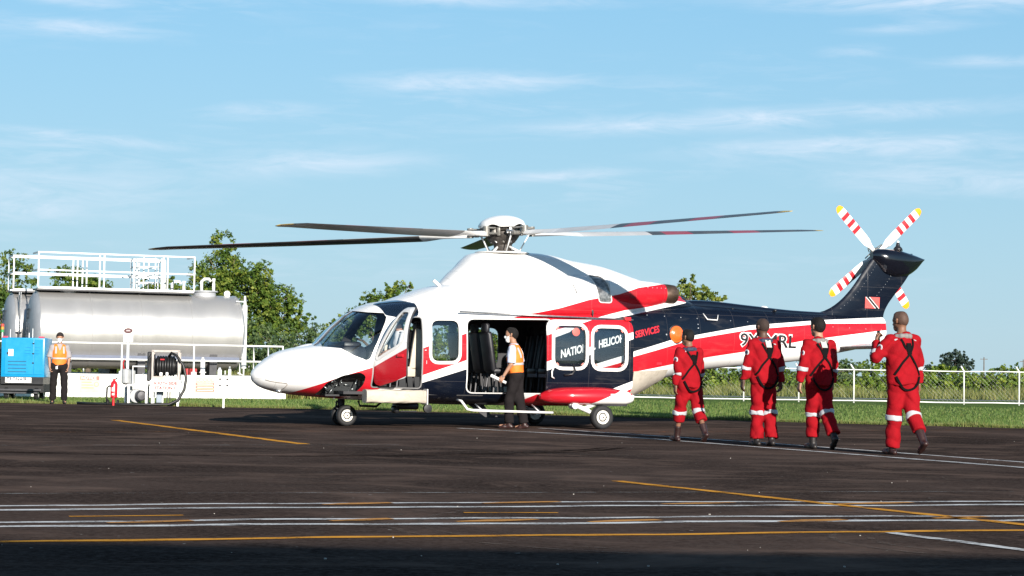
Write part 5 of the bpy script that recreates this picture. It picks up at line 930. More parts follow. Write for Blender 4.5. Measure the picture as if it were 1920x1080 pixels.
# blue ground power cart
gp = empty('ground_power_unit', (-13.55, 57.9, 0), R(2), 'bright blue ground power cart at the left edge', 'power cart'); BLU = mat('cyan_blue_enamel', (.006, .25, .50), .35, var=.06, coat=.2)
MB().box((.0, .55, 1.17), (1.20, 1.1, 1.10), bev=.025).build('canopy', BLU, gp, angle=40); MB().box((-.10, -.004, 1.19), (.78, .02, .98), bev=.006).build('front_panel', BLU, gp); MB().box((.43, -.004, 1.19), (.24, .02, .98), bev=.006).build('side_panel', BLU, gp)
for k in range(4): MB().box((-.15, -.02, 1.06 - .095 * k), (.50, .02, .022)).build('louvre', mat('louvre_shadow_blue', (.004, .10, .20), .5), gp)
for k in range(3): MB().box((.14, -.02, 1.46 - .085 * k), (.15, .02, .022)).build('louvre', BLU, gp); MB().box((.40, -.02, 1.46 - .085 * k), (.12, .02, .022)).build('louvre', BLU, gp)
for z in (1.02, 1.28, 1.56): MB().box((.285, -.02, z), (.05, .025, .03)).build('hinge', MT['blackmetal'], gp)
MB().box((-.33, -.018, 1.30), (.14, .012, .19), bev=.005).build('data_plate', SW, gp); MB().box((-.42, -.02, 1.28), (.03, .03, .06)).build('latch', MT['blackmetal'], gp)
for x in (-.50, .50): MB().box((x, .03, 1.735), (.15, .10, .045), bev=.01).build('red_marker', mat('pinkish_red_lamp', (.6, .06, .12), .4), gp)
MB().box((0, .55, .53), (1.16, 1.15, .20)).build('chassis', MT['blackmetal'], gp); MB().box((-.1, -.045, .54), (.72, .02, .145)).build('name_plate', SW, gp)
text_obj('lettering', 'TRONAIR', .115, mat('dark_blue_print', (.02, .03, .07), .5), gp, frame((-.42, -.057, .525), (1, 0, 0), (0, 0, 1)), .001, 'LEFT', 1.15, .004); MB().box((.07, -.057, .497), (.36, .004, .010)).build('underline', mat('dark_blue_rule', (.05, .07, .13), .5), gp)
MB().box((-.05, .60, .32), (1.25, 1.0, .24)).build('underbody', MT['black'], gp)
MB().box((-.2, -.15, .27), (1.5, .08, .06), bev=.01).build('tow_bar', MT['darkgrey'], gp); MB().box((-.2, -.10, .19), (1.3, .08, .05), bev=.01).build('step_bar', MT['darkgrey'], gp)
for x in (-.45, .38): wheel('wheel', (x, .15, .17), .17, .12, gp).rotation_euler = (0, 0, math.pi / 2)
for x in (-.45, .38): wheel('wheel', (x, .95, .17), .17, .12, gp).rotation_euler = (0, 0, math.pi / 2)
b = MB(); b.lathe([(.03, 0), (.03, .10), (.09, .12), (.09, .15), (.02, .17)], c=(-.20, .3, 1.72), n=16); b.build('exhaust_cap', MT['blackmetal'], gp, angle=40)
b = MB(); b.tube([(.10, .3, 1.7), (.10, .3, 1.86)], .012, 6); b.tube([(-.42, .3, 1.7), (-.42, .3, 1.95)], .010, 6); b.tube([(.2, .3, 1.7), (.2, .3, 1.98)], .010, 6); b.build('rod', MT['steel_white'], gp)
for k, c in enumerate(((.05, .30, .10), (.55, .25, .03), (.60, .06, .04))): MB().lathe([(.045, 0), (.045, .075)], c=(-.60, .1, 1.86 + .08 * k), n=14).build('stack_light', mat('stack_light_%d' % k, c, .3), gp, angle=40)
b = MB(); b.tube([(-.60, .1, 1.5), (-.60, .1, 1.86)], .02, 8); b.build('light_mast', MT['steel_white'], gp)
MB().box((-.85, .5, .9), (.35, 1.0, 1.1), bev=.05).build('side_tank', mat('dark_teal_enamel', (.03, .07, .08), .4), gp)
# ================================================================== PEOPLE
f32 = np.float32
def V3(*a): return np.array(a, dtype=np.float64)
def unit(v): v = np.asarray(v, float); return v / (np.linalg.norm(v) + 1e-12)
class Pr:
    """tapered capsule; W scales the axes (flattened torso), flat = squared-off ends (a, b)"""
    def __init__(s, a, b, ra, rb, W=(1, 1, 1), k=.03, flat=(0, 0)): s.a = np.asarray(a, float); s.b = np.asarray(b, float); s.ra = ra; s.rb = rb; s.W = np.asarray(W, float); s.k = k; s.flat = flat
    def grown(s, d, k=None): return Pr(s.a, s.b, s.ra + d, s.rb + d, s.W, s.k if k is None else k, s.flat)
    def box(s, pad): r = max(s.ra, s.rb) / min(1.0, s.W.min()) + pad; return np.minimum(s.a, s.b) - r, np.maximum(s.a, s.b) + r
    def d(s, X, Y, Z):
        W = s.W; ba = (s.b - s.a) * W; L2 = ba @ ba + 1e-9; qx, qy, qz = (X - s.a[0]) * W[0], (Y - s.a[1]) * W[1], (Z - s.a[2]) * W[2]
        tr = (qx * ba[0] + qy * ba[1] + qz * ba[2]) / L2; t = np.clip(tr, 0, 1); d = np.sqrt((qx - ba[0] * t) ** 2 + (qy - ba[1] * t) ** 2 + (qz - ba[2] * t) ** 2) - (s.ra + (s.rb - s.ra) * t); L = math.sqrt(L2)
        if s.flat[1]: d = np.maximum(d, (tr - 1) * L)
        if s.flat[0]: d = np.maximum(d, -tr * L)
        return d
def smin(a, b, k): h = np.clip(.5 + .5 * (b - a) / k, 0, 1); return b + (a - b) * h - k * h * (1 - h)
def folds(X, Y, Z, seed):
    c = lambda t: 1 - 1.9 * np.abs(np.sin(t)) ** .75
    return .45 * c(11 * Z + 2.6 * np.sin(5 * X + seed) + 2.2 * np.sin(6 * Y + 2 * seed)) + .40 * c(9 * X + 7 * Z + 2 * np.sin(6 * Z + seed)) + .35 * c(13 * Y - 9 * Z + 2.2 * np.sin(8 * X - seed)) + .2 * np.sin(37 * Z + 6 * np.sin(9 * X + seed))
def field(prims, X, Y, Z, amp=0, seed=0):
    D = np.full(X.shape, .3)
    for p in prims: D = smin(D, p.d(X, Y, Z), p.k)
    if amp: D = D + amp * folds(X, Y, Z, seed)
    return D
def sdf_mesh(name, prims, h, mats, parent=None, amp=0.0, seed=0, clips=(), cut=(), mid=None):
    lo = np.min([p.box(.02)[0] for p in prims], 0); hi = np.max([p.box(.02)[1] for p in prims], 0); n = np.ceil((hi - lo) / h).astype(int) + 2
    ax = [lo[i] + h * np.arange(n[i]) for i in range(3)]; D = np.full(n, .3, f32)
    for p in prims:
        a, b = p.box(.07); i0 = np.clip(((a - lo) / h).astype(int), 0, n); i1 = np.clip(((b - lo) / h).astype(int) + 2, 0, n); sl = tuple(slice(i0[i], i1[i]) for i in range(3))
        X, Y, Z = np.meshgrid(*[ax[i][sl[i]] for i in range(3)], indexing='ij', sparse=True); D[sl] = smin(D[sl], p.d(X, Y, Z).astype(f32), p.k)
    X, Y, Z = np.meshgrid(*ax, indexing='ij', sparse=True)
    if amp: D = (D + amp * folds(X, Y, Z, seed)).astype(f32)
    for q, nn in clips: q = np.asarray(q); nn = unit(nn); D = np.maximum(D, (X - q[0]) * nn[0] + (Y - q[1]) * nn[1] + (Z - q[2]) * nn[2])
    for p in cut: D = np.maximum(D, -p.d(X, Y, Z))
    D[0] = D[-1] = .3; D[:, 0] = D[:, -1] = .3; D[:, :, 0] = D[:, :, -1] = .3
    S = D < 0; cs = [(i, j, k) for i in (0, 1) for j in (0, 1) for k in (0, 1)]; m = n - 1
    def cor(A, c): return A[c[0]:c[0] + m[0], c[1]:c[1] + m[1], c[2]:c[2] + m[2]]
    cnt = sum(cor(S, c).astype(np.int8) for c in cs); act = (cnt > 0) & (cnt < 8); I = np.argwhere(act); pos = np.zeros((len(I), 3)); num = np.zeros(len(I)); vals = {c: cor(D, c)[act].astype(float) for c in cs}
    for c in cs:
        for axi in range(3):
            if c[axi] == 0:
                e = list(c); e[axi] = 1; e = tuple(e); da, db = vals[c], vals[e]; x = (da < 0) != (db < 0); t = np.where(x, da / np.where(x, da - db, 1), 0); p = np.tile(np.array(c, float), (len(I), 1)); p[:, axi] += t; pos += p * x[:, None]; num += x
    pos = lo + h * (I + pos / num[:, None]); idx = np.full(m, -1, np.int64); idx[act] = np.arange(len(I)); F = []
    for axi in range(3):
        u, v = [(1, 2), (2, 0), (0, 1)][axi]; A = S.take(range(n[axi] - 1), axi); B = S.take(range(1, n[axi]), axi); E = np.argwhere(A != B); E = E[(E[:, u] > 0) & (E[:, v] > 0) & (E[:, u] < m[u]) & (E[:, v] < m[v])]
        if not len(E): continue
        def at(du, dv): q = E.copy(); q[:, u] += du; q[:, v] += dv; return idx[q[:, 0], q[:, 1], q[:, 2]]
        Q = np.stack([at(-1, -1), at(0, -1), at(0, 0), at(-1, 0)], 1); s_ = S[E[:, 0], E[:, 1], E[:, 2]]; Q[~s_] = Q[~s_][:, ::-1]; F.append(Q)
    F = np.concatenate(F); F = F[(F >= 0).all(1)]; me = bpy.data.meshes.new(name); me.from_pydata(pos.tolist(), [], F.tolist()); o = finish(name, me, mats, parent, smooth=True)
    if mid is not None: c = pos[F].mean(1); me.polygons.foreach_set('material_index', mid(c).astype(np.int32))
    return o
SKIN = {k: mat('skin_' + k, c, .55, var=.12, scale=14) for k, c in {'brown': (.20, .095, .055), 'tan': (.36, .19, .12), 'dark': (.085, .042, .026)}.items()}
FUZZ = mat('shaved_dark_hair', (.035, .020, .015), .85, var=.3, bump=.3, bscale=120); FUZZ2 = mat('shaved_brown_scalp', (.085, .045, .030), .7, var=.25, bump=.3, bscale=120); HAIR = mat('black_hair', (.009, .0075, .007), .75, var=.4, scale=40, bump=1.0, bscale=70, spec=.25); REDC = mat('red_coverall_cloth', (.275, .0050, .0100), .85, var=.14, scale=9, bump=.5, bscale=22, spec=.12); BAND = mat('silver_reflective_tape', (.42, .42, .44), .4, var=.08); STRAP = mat('black_webbing', (.006, .006, .0065), .9, spec=.08); BOOT = mat('brown_leather_boot', (.030, .0115, .0100), .45, var=.3, bump=.3, bscale=30); BLKB = mat('black_leather_boot', (.018, .014, .013), .5, var=.25)
HIVIS = mat('orange_hi_vis_cloth', (.90, .20, .02), .7, var=.08, bump=.2, bscale=30); SHIRT = mat('pale_blue_shirt', (.50, .55, .68), .8, var=.05); GREYS = mat('grey_shirt', (.30, .28, .29), .8, var=.08); TROU = mat('charcoal_trousers', (.016, .0135, .014), .9, var=.2, bump=.3, bscale=25, spec=.1); WSHIRT = mat('white_pilot_shirt', (.74, .74, .76), .8, var=.03); MASKW = mat('white_mask', (.78, .78, .77), .8, var=.03); CAPM = mat('black_cap', (.018, .013, .013), .8)
CGREY = mat('grey_lifejacket_collar', (.20, .19, .18), .75); CNAVY = mat('navy_lifejacket_collar', (.025, .035, .065), .75); CPALE = mat('pale_collar_panel', (.45, .44, .40), .7)
class Figure:
    def __init__(s, h=1.78, legs=((0, 0, 0), (0, 0, 0)), arms=None, lean=0.0, splay=.03, head_yaw=0.0, stance=.095, seated=None, twist=0.0, bulk=1.0):
        """legs: (thigh forward angle, knee bend, toes-down angle) in degrees for left, right; arms: direction vectors (upper, fore) for left, right; +Y is forward, +X right"""
        k = h / 1.78; s.k = k; s.bulk = bulk; sp = V3(0, math.sin(lean), math.cos(lean)); s.pel = V3(0, 0, .95 * k); s.sp = sp; s.chest = s.pel + sp * .32 * k; s.neck = s.pel + sp * .53 * k; s.head = s.neck + sp * .10 * k + V3(0, .035 * k, .075 * k); s.hy = head_yaw; s.J = {}
        for i, sd in ((0, -1), (1, 1)):
            th, kn, toe = [R(v) for v in legs[i]]; hip = s.pel + V3(sd * stance * k, 0, -.04 * k); kne = hip + .43 * k * unit((sd * splay, math.sin(th), -math.cos(th))); ank = kne + .43 * k * unit((sd * splay * .3, math.sin(th - kn), -math.cos(th - kn))); fd = V3(sd * .12, math.cos(toe), -math.sin(toe)); s.J[i] = [hip, kne, ank, unit(fd)]
            sh = s.neck + V3(sd * .185 * k, -.01, -.065 * k); u, f = arms[i]; el = sh + .285 * k * unit(u); wr = el + .255 * k * unit(f); s.J[i] += [sh, el, wr, unit(f)]
        if seated is None:
            low = min(min(j[2][2] - .085 * k, (j[2] + j[3] * .18 * k)[2] - .035 * k) for j in s.J.values()); dz = -low
            for n in ('pel', 'chest', 'neck', 'head'): setattr(s, n, getattr(s, n) + V3(0, 0, dz))
            for j in s.J.values():
                for q in (0, 1, 2, 4, 5, 6): j[q] = j[q] + V3(0, 0, dz)
    def rot_head(s, v): c, q = math.cos(s.hy), math.sin(s.hy); return V3(v[0] * c - v[1] * q, v[0] * q + v[1] * c, v[2])
    def head_prims(s):
        k = s.k; H = s.head; r = s.rot_head; P = lambda x, y, z: H + r((x * k, y * k, z * k)); W = (1.16, 1.0, .94)
        return [Pr(P(0, -.022, .028), P(0, .018, .032), .092 * k, .090 * k, W, .02), Pr(P(0, .035, -.05), P(0, .058, -.085), .060 * k, .042 * k, (1.02, 1, 1), .03), Pr(P(0, .085, -.005), P(0, .108, -.036), .012 * k, .017 * k, k=.018), Pr(P(-.035, .072, .012), P(.035, .072, .012), .022 * k, .022 * k, k=.02), Pr(P(0, .083, -.068), P(0, .084, -.066), .022 * k, .022 * k, k=.02)] + [Pr(P(sd * .083, -.008, -.012), P(sd * .091, -.016, .022), .014 * k, .017 * k, k=.008) for sd in (-1, 1)]
    def hand_prims(s, i, curl=30, palm_in=None):
        k = s.k; sd = -1 if i == 0 else 1; wr = s.J[i][6]; h = s.J[i][7]; pn = V3(-sd, 0, 0) if palm_in is None else np.asarray(palm_in, float); pn = unit(pn - h * (pn @ h)); w = np.cross(h, pn) * (1 if sd > 0 else -1); w = unit(w)
        if w[1] < 0 and palm_in is None: w = -w                      # thumb side points forward
        P = []; kn = wr + h * .088 * k
        for q, ln in ((.031, .072), (.010, .082), (-.011, .076), (-.031, .060)):
            base = kn + w * q * k; P.append(Pr(wr + h * .015 * k + w * q * .7 * k, base, .0165 * k, .0135 * k, k=.012)); c1, c2 = R(curl), R(curl * 2.1); d1 = h * math.cos(c1) + pn * math.sin(c1); d2 = h * math.cos(c2) + pn * math.sin(c2); m = base + d1 * ln * .52 * k; P.append(Pr(base, m, .0105 * k, .0095 * k, k=.006)); P.append(Pr(m, m + d2 * ln * .5 * k, .0095 * k, .008 * k, k=.006))
        tb = wr + h * .022 * k + w * .028 * k; td = unit(h * .72 + w * .55 + pn * .35); P.append(Pr(tb, tb + td * .045 * k, .016 * k, .012 * k, k=.012)); t2 = tb + td * .045 * k; P.append(Pr(t2, t2 + unit(td + pn * .3) * .036 * k, .011 * k, .009 * k, k=.006)); return P
    def body(s, name, skin, label, loc, rz, curl=(30, 30), palm=(None, None), feet=False, group=None):
        k = s.k; P = s.head_prims(); P.append(Pr(s.neck - s.sp * .05 * k, s.head + s.rot_head((0, -.02 * k, -.07 * k)), .062 * k, .055 * k, k=.035)); P.append(Pr(s.pel, s.chest, .12 * k, .13 * k, (1, 1.35, 1), .05)); P.append(Pr(s.chest, s.neck - s.sp * .07 * k, .13 * k, .11 * k, (1, 1.4, 1), .05))
        for i in (0, 1):
            hip, kn, an, fd, sh, el, wr, h = s.J[i]; P += [Pr(s.neck - s.sp * .06 * k, sh, .055 * k, .05 * k, k=.04), Pr(sh, el, .048 * k, .040 * k, k=.03), Pr(el, wr, .040 * k, .026 * k, k=.02)] + s.hand_prims(i, curl[i], palm[i]) + [Pr(hip, kn, .075 * k, .05 * k, k=.04), Pr(kn, an, .05 * k, .035 * k, k=.03), Pr(an - V3(0, 0, .03 * k), an + fd * .16 * k - V3(0, 0, .035 * k), .03 * k, .022 * k, k=.03)]
        o = sdf_mesh(name, P, .0085, skin); o.location = loc; o.rotation_euler = (0, 0, rz); prop(o, label, 'person', group); s.o = o
        for sd in (-1, 1):
            e = MB(); c = s.head + s.rot_head((sd * .033 * k, .083 * k, .0)); e.lathe([(0, -.010), (.008, -.006), (.0105, 0), (.008, .006), (0, .010)], c=tuple(c), n=10); e.build('eye', MT['blackmetal'], o, smooth=True)
        return o
    def torso(s, r, flatb=False, low=.02, k2=.045):
        k = s.k; b = s.bulk; return [Pr(s.pel + s.sp * low * k, s.chest, (.155 + r) * k * b, (.165 + r) * k * b, (1, 1.28, 1), k2, (1 if flatb else 0, 0)), Pr(s.chest, s.neck - s.sp * .10 * k, (.165 + r) * k * b, (.125 + r) * k, (1, 1.32, 1), k2), Pr(s.J[0][4] + V3(.03 * k, 0, -.01), s.J[1][4] + V3(-.03 * k, 0, -.01), (.052 + r) * k, (.052 + r) * k, k=.05), Pr(s.neck - s.sp * .08 * k, s.neck + s.sp * .015 * k, (.085 + r) * k, (.068 + r) * k, k=.05, flat=(0, 1))]
    def sleeve(s, i, r, frac=1.0, rw=.0):
        k = s.k; _, _, _, _, sh, el, wr, h = s.J[i]
        if frac <= 1: return [Pr(sh, sh + (el - sh) * frac, (.062 + r) * k, (.058 + r + rw) * k, k=.04, flat=(0, 1))]
        return [Pr(sh, el, (.064 + r) * k, (.055 + r) * k, k=.045), Pr(el, el + (wr - el) * (frac - 1), (.055 + r) * k, (.044 + r + rw) * k, k=.03, flat=(0, 1))]
    def leg(s, i, r, frac=1.0, rw=.0):
        k = s.k; hip, kn, an, fd = s.J[i][:4]; return [Pr(s.pel + V3(0, 0, .02), hip, (.13 + r) * k, (.105 + r) * k, (1, 1.15, 1), .05), Pr(hip, kn, (.102 + r) * k, (.076 + r) * k, k=.05), Pr(kn, kn + (an - kn) * frac, (.076 + r) * k, (.064 + r + rw) * k, k=.035, flat=(0, 1))]
    def shoes(s, m, top=.25, name='boot', r=.0):
        k = s.k
        for i in (0, 1):
            hip, kn, an, fd = s.J[i][:4]; up = unit(np.cross(np.cross(fd, V3(0, 0, 1)), fd)); sole = an - up * .052 * k
            P = [Pr(an + (kn - an) * top, an - up * .01, (.058 + r) * k, .047 * k, k=.03, flat=(1, 0)), Pr(sole - fd * .045 * k, sole + fd * .09 * k, .036 * k, .040 * k, k=.03), Pr(sole + fd * .09 * k, sole + fd * .165 * k - up * .008, .040 * k, .030 * k, k=.02)]
            sdf_mesh(name, P, .0095, m, s.o, clips=[(sole - up * .030 * k, -up)])
    def ring(s, a, b, r, t0, t1, name='reflective_band', m=None, amp=.004, seed=0): a = np.asarray(a); b = np.asarray(b); d = b - a; sdf_mesh(name, [Pr(a + d * t0, a + d * t1, r, r, k=.01, flat=(1, 1))], .009, m or BAND, s.o, amp, seed)
    def ribbon(s, name, prims, path, wd, m, amp, seed, side=-1, th=.014, lift=.008):
        """webbing strap laid over the clothing; path is (x, z) seen from behind (side -1) or the front"""
        pts = []; pp = [np.array(p, float) for p in path]; dense = []
        for a, b in zip(pp[:-1], pp[1:]): n = max(2, int(np.linalg.norm(b - a) / .025)); dense += [a + (b - a) * i / n for i in range(n)]
        dense.append(pp[-1]); ys = np.linspace(.5 * side, -.3 * side, 161)
        for x, z in dense:
            D = field(prims, np.full(161, x), ys, np.full(161, z), amp, seed); h = np.argmax(D < 0)
            if D[h] < 0: pts.append(V3(x, ys[h] + side * lift, z))
        if len(pts) < 3: return
        P = np.array(pts)
        for _ in range(2): P[1:-1] = (P[:-2] + 2 * P[1:-1] + P[2:]) / 4
        V = []; F = []
        for i in range(len(P)):
            t = unit(P[min(i + 1, len(P) - 1)] - P[max(i - 1, 0)]); n = unit(V3(P[i][0] * 1.2, side * .25, 0)); n = unit(n - t * (n @ t)); w = np.cross(t, n) * wd / 2; V += [P[i] + w + n * th * .5, P[i] - w + n * th * .5, P[i] - w - n * th * .5, P[i] + w - n * th * .5]
        for i in range(len(P) - 1):
            for j in range(4): F.append((4 * i + j, 4 * i + (j + 1) % 4, 4 * i + 4 + (j + 1) % 4, 4 * i + 4 + j))
        F += [(0, 1, 2, 3), tuple(4 * (len(P) - 1) + j for j in (3, 2, 1, 0))]; b = MB(); b.add(V, F); b.build(name, m, s.o, angle=50)
    def hair(s, m, g=.010, front=.055, low=-.03, name='hair', cap=False):
        k = s.k; H = s.head; P = [p.grown(g) for p in s.head_prims()[:1]]
        if cap: cl = [(H + s.rot_head((0, front * k, .05 * k)), s.rot_head((0, 1, -1.1))), (H + V3(0, 0, low * k - .03), V3(0, 0, -1))]
        else: cl = [(H + s.rot_head((0, front * k, .06 * k)), s.rot_head((0, 1, -.9))), (H + s.rot_head((0, -.02 * k, (-.035 + low) * k)), s.rot_head((0, .75, -1)))]
        return sdf_mesh(name, P, .0075, m, s.o, .0 if cap else .0035, 3, cl)
    def mask(s):
        k = s.k; H = s.head; P = [p.grown(.010) for p in (s.head_prims()[1], s.head_prims()[2])]; sdf_mesh('face_mask', P, .007, MASKW, s.o, 0, 0, [(H + V3(0, 0, -.012 * k), (0, 0, 1)), (H + s.rot_head((0, .03 * k, 0)), s.rot_head((0, -1, 0)))])
        for sd in (-1, 1): b = MB(); b.tube([H + s.rot_head((sd * .055 * k, .075 * k, -.04 * k)), H + s.rot_head((sd * .09 * k, .01 * k, -.005 * k))], .004, 5); b.build('mask_loop', MASKW, s.o)
def face(dx, dy): return math.atan2(-dx, dy)
def crew(name, label, loc, rz, fig, skin, hairm, boots, cuff, collar, seed, curl=(28, 28), palm=(None, None), hair_g=.010):
    o = fig.body(name, SKIN[skin], label, loc, rz, curl, palm, group='crew walking to the helicopter'); k = fig.k; amp = .016
    P = fig.torso(.012, True, -.10) + fig.sleeve(0, .004, 1.93, .004) + fig.sleeve(1, .004, 1.93, .004); sdf_mesh('coverall_jacket', P, .0125, REDC, o, amp, seed)
    L = [p for i in (0, 1) for p in fig.leg(i, .012, cuff[i], .010)]; sdf_mesh('coverall_trousers', L, .0125, REDC, o, amp, seed + 1)
    fig.shoes(boots, .38)
    if hairm: fig.hair(hairm, hair_g, .05, .0)
    for i in (0, 1):
        hip, kn, an, fd, sh, el, wr, h = fig.J[i]; fig.ring(el, wr, .070 * k, .16, .33, amp=amp, seed=seed); fig.ring(kn, an, .102 * k, .04, .155, amp=amp, seed=seed + 1)
        q = fig.neck + V3((-1 if i == 0 else 1) * .135 * k, -.055 * k, -.035 * k); b = MB(); b.box(tuple(q), (.06 * k, .09 * k, .012), bev=.004, M=Matrix.Rotation(R(20 if i else -20), 3, 'Y') @ Matrix.Rotation(R(38), 3, 'X')); b.build('shoulder_tape', BAND, o)
    sh, el = fig.J[0][4], fig.J[0][5]; c = sh + (el - sh) * .42 + V3(-.062 * k, -.02, 0); MB().lathe([(.042, -.004), (.042, .006), (.030, .008)], axis=(-1, -.25, .05), c=tuple(c), n=18).build('arm_badge', mat('white_badge', (.6, .6, .62), .6), o); MB().lathe([(.026, 0), (.026, .010)], axis=(-1, -.25, .05), c=tuple(c), n=14).build('arm_badge_centre', CNAVY, o)
    z = fig.neck[2]; s_ = -1; R_ = lambda nm, path, w: fig.ribbon(nm, P, [(x * k, z + dz * k) for x, dz in path], w, STRAP, amp, seed, lift=.012)
    R_('harness_strap', [(-.085, -.05), (-.045, -.16), (.0, -.24), (.10, -.36), (.175, -.50)], .028); R_('harness_strap', [(.085, -.05), (.045, -.16), (.0, -.24), (-.10, -.36), (-.175, -.50)], .028)
    fig.ribbon('leg_loop', P + [p.grown(.012) for p in L], [(x * k, z + dz * k) for x, dz in [(-.165, -.52), (-.14, -.59), (-.08, -.665), (.0, -.70), (.08, -.665), (.14, -.59), (.165, -.52)]], .028, STRAP, amp * .5, seed, lift=.016); R_('back_pad', [(.0, -.10), (.0, -.24)], .065)
    # life-jacket collar round the neck
    C = []; ang = np.linspace(-2.5, 2.5, 9); pts = [fig.neck + V3(.105 * k * math.sin(a), -.012 - .095 * k * math.cos(a), -.012 * k - .03 * k * (1 - math.cos(a)) * .5) for a in ang]
    for a, b in zip(pts[:-1], pts[1:]): C.append(Pr(a, b, .026 * k, .026 * k, (1, 1, .8), .02))
    sdf_mesh('lifejacket_collar', C, .0095, collar[0], o)
    if collar[1]: fig.ribbon('collar_panel', P, [(0, z - .005), (0, z - .11 * k)], .085 * k, collar[1], amp, seed, lift=.018)
    return o
dn = V3(0, 0, -1)
# 1: leftmost, mid stride
crew('person', 'leftmost red coverall walker, beside the orange dome, striding in brown boots', (2.70, 31.5, 0), face(-.42, .9), Figure(1.67, ((14, 4, -4), (-15, 16, 34)), ((V3(-.14, -.10, -1), V3(-.05, .14, -1)), (V3(.20, .16, -1), V3(.06, .42, -1))), .05, .03, .45, bulk=1.13), 'brown', HAIR, BOOT, (.46, .46), (CNAVY, None), 1)
crew('person', 'second red coverall walker from the left, shaved head, navy collar', (3.66, 30.15, 0), face(-.36, .93), Figure(1.80, ((5, 5, 0), (-4, 7, 8)), ((V3(-.24, .05, -1), V3(-.16, .16, -1)), (V3(.22, -.10, -1), V3(.12, .12, -1))),   .04, .0, .25, .078, bulk=1.18), 'dark', FUZZ, BLKB, (.93, .93), (CNAVY, CPALE), 2, hair_g=.005)
crew('person', 'third red coverall walker from the left, thick black hair and grey collar', (4.32, 29.2, 0), face(-.36, .93), Figure(1.80, ((9, 10, -2), (-13, 22, 40)), ((V3(-.24, -.06, -1), V3(-.14, .10, -1)), (V3(.22, .10, -1), V3(.10, .30, -1))), .04, -.03, .3, .07, bulk=1.12), 'tan', HAIR, BLKB, (.80, .86), (CGREY, CPALE), 3, hair_g=.017)
f4 = Figure(1.86, ((7, 2, -2), (-15, 22, 30)), ((V3(-.62, .15, -.80), V3(.34, .52, .90)), (V3(.17, -.03, -1), V3(.10, .16, -1))), .05, .0, .35, .085, bulk=1.2)
crew('person', 'rightmost and nearest red coverall walker, left hand raised to his ear', (5.17, 27.5, 0), face(-.34, .94), f4, 'brown', FUZZ2, BOOT, (.97, .62), (CGREY, None), 4, curl=(55, 35), palm=(V3(.9, -.2, .1), None), hair_g=.004)
hp_ = f4.J[0][6] + f4.J[0][7] * .075; b = MB(); b.box(tuple(hp_ + V3(.028, .0, .01)), (.012, .07, .14), bev=.004); b.build('phone', MT['blackmetal'], None); o = bpy.data.objects['phone']; o.matrix_world = Matrix.Translation((5.17, 27.5, 0)) @ Matrix.Rotation(face(-.34, .94), 4, 'Z'); prop(o, 'dark phone held to the ear of the rightmost walker', 'phone')
# marshaller by the cabin door
fw = Figure(1.76, ((15, 16, 0), (-7, 6, 8)), ((V3(-.12, .02, -1), V3(-.08, .52, -.85)), (V3(.12, -.30, -1), V3(.06, .10, -1))), .10, .0, .05, .06)
def worker(name, label, loc, rz, fig, skin, shirt, shoes, seed, curl=(40, 30), vest_open=False):
    o = fig.body(name, SKIN[skin], label, loc, rz, curl, group='ground staff in orange vests'); k = fig.k; amp = .009
    P = fig.torso(.0, True, -.02) + fig.sleeve(0, .004, .92, .014) + fig.sleeve(1, .004, .92, .014); sdf_mesh('shirt', P, .0115, shirt, o, amp, seed)
    Vp = [p for p in fig.torso(.018, True, .02)[:3]]; Vp[2] = Pr(fig.J[0][4] + V3(.055 * k, 0, 0), fig.J[1][4] + V3(-.055 * k, 0, 0), .062 * k, .062 * k, k=.04); hole = [Pr(fig.J[i][4] + V3((-1 if i == 0 else 1) * .01, 0, -.03), fig.J[i][4] + V3((-1 if i == 0 else 1) * .12, 0, -.06), .085 * k, .085 * k) for i in (0, 1)] + [Pr(fig.neck + fig.sp * .02, fig.neck + fig.sp * .2, .085 * k, .10 * k), Pr(fig.neck + V3(0, .08, -.02), fig.neck + V3(0, .12, -.14 * k), .055 * k, .015 * k)]
    sdf_mesh('hi_vis_vest', Vp, .0105, HIVIS, o, amp, seed, cut=hole)
    for t in (.10, .22): q = fig.pel + fig.sp * (.09 + t * .9) * k; tv = fig.torso(.0215, False)[0]; sdf_mesh('reflective_band', [tv.grown(.003)], .0105, BAND, o, amp, seed, [(q + fig.sp * .022, fig.sp), (q - fig.sp * .022, -fig.sp)])
    for sd in (-1, 1): fig.ribbon('shoulder_band', Vp, [(sd * .095 * k, fig.neck[2] - .05 * k), (sd * .10 * k, fig.chest[2] - .02)], .045, BAND, amp, seed, 1, .006, .006); fig.ribbon('shoulder_band', Vp, [(sd * .095 * k, fig.neck[2] - .05 * k), (sd * .10 * k, fig.chest[2] - .02)], .045, BAND, amp, seed, -1, .006, .006)
    L = [p for i in (0, 1) for p in fig.leg(i, .006, .95, .012)]; sdf_mesh('trousers', L, .0115, TROU, o, amp, seed + 1); fig.shoes(shoes, .2, 'shoe'); fig.mask()
    C = [Pr(fig.neck + V3(.07 * k * math.sin(a), -.07 * k * math.cos(a), .0), fig.neck + V3(.07 * k * math.sin(a + .6), -.07 * k * math.cos(a + .6), .0), .016, .016, k=.015) for a in np.arange(-2.4, 2.0, .6)]; sdf_mesh('shirt_collar', C, .008, shirt, o); return o
worker('person', 'man in an orange vest and pale blue shirt walking past the open cabin door', (.10, 37.0, 0), face(-.97, .22), fw, 'tan', SHIRT, BOOT, 5); fw.hair(HAIR, .012, .045, -.01)
b = MB(); b.lathe([(.006, -.02), (.026, -.02), (.026, .012), (.006, .012)], c=tuple(fw.J[0][6]), axis=tuple(fw.J[0][7]), n=14); b.build('wrist_watch', MT['steel'], fw.o)
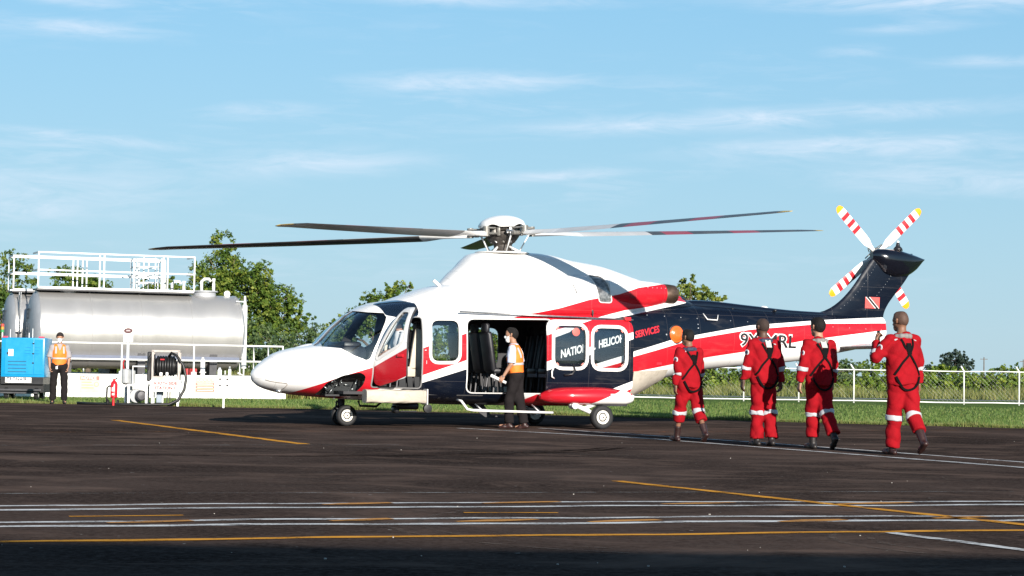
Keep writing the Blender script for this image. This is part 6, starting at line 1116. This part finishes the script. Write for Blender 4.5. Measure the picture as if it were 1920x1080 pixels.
ph = fw.J[0][6] + fw.J[0][7] * .085 + V3(.018, 0, 0); ob = empty('paper_roll', (0, 0, 0), 0, 'white rolled paper in the hand of the man by the cabin door', 'paper'); ob.matrix_world = Matrix.Translation((.10, 37.0, 0)) @ Matrix.Rotation(face(-.97, .22), 4, 'Z'); dr = unit(V3(0, .92, .42)); b = MB(); b.lathe([(.024, -.10), (.026, 0), (.030, .20), (.024, .205), (.02, .0)], c=tuple(ph), axis=tuple(dr), n=18); b.build('roll', MASKW, ob, angle=40)
# worker by the blue cart
fl_ = Figure(1.76, ((3, 3, 0), (-2, 3, 0)), ((V3(-.22, -.06, -1), V3(.12, .22, -1)), (V3(.24, -.04, -1), V3(-.06, .24, -1))), .02, .06, -.25, .11)
worker('person', 'man in black cap, mask and orange vest standing beside the blue cart', (-11.42, 52.75, 0), face(.28, -.96), fl_, 'tan', GREYS, BLKB, 7, (45, 45)); fl_.hair(CAPM, .016, .075, .045, 'cap', True)
q = fl_.head + fl_.rot_head((0, .115, .055)); b = MB(); b.lathe([(.075, -.006), (.078, .0), (.07, .008)], c=tuple(q), axis=tuple(fl_.rot_head((0, -.25, 1))), n=20); b.build('cap_brim', CAPM, fl_.o, smooth=True)
fl_.hair(HAIR, .006, .03, -.02)
MB().box(tuple(fl_.pel + V3(.07, .13, -.06)), (.05, .012, .07), bev=.004).build('badge_card', MASKW, fl_.o)
# pilot in the left seat
fp = Figure(1.76, ((86, 70, 10), (86, 70, 10)), ((V3(-.15, .25, -1), V3(.05, .95, -.25)), (V3(.15, .25, -1), V3(-.05, .95, -.25))), .10, .06, .2, .11, seated=True)
po = fp.body('person', SKIN['tan'], 'pilot in white shirt and headset sitting in the cockpit', (0, 0, 0), 0); P = fp.torso(.0, False) + fp.sleeve(0, .004, .9, .012) + fp.sleeve(1, .004, .9, .012); sdf_mesh('shirt', P, .012, WSHIRT, po, .005, 9); sdf_mesh('trousers', [p for i in (0, 1) for p in fp.leg(i, -.006, .93)], .0125, TROU, po, .004, 9); fp.shoes(BLKB, .2, 'shoe'); fp.hair(HAIR, .010, .05, -.01)
for sd in (-1, 1):
    MB().lathe([(.030, -.015), (.038, 0), (.030, .018)], axis=(sd, 0, 0), c=tuple(fp.head + fp.rot_head((sd * .098, -.005, .0))), n=16).build('headset_cup', MT['blackmetal'], po, smooth=True); MB().box(tuple(fp.J[0 if sd < 0 else 1][4] + V3(-sd * .05, .0, .062)), (.05, .11, .012), bev=.004).build('epaulette', CNAVY, po)
b = MB(); b.tube([fp.head + fp.rot_head((.105 * math.sin(a), -.01, .115 * math.cos(a))) for a in np.linspace(-1.5, 1.5, 12)], .008, 6); b.build('headset_band', MT['blackmetal'], po, smooth=True)
po.matrix_world = HELI.matrix_basis @ Matrix.Translation((2.10, .46, 1.17 - .95)) @ Matrix.Rotation(-math.pi / 2, 4, 'Z')
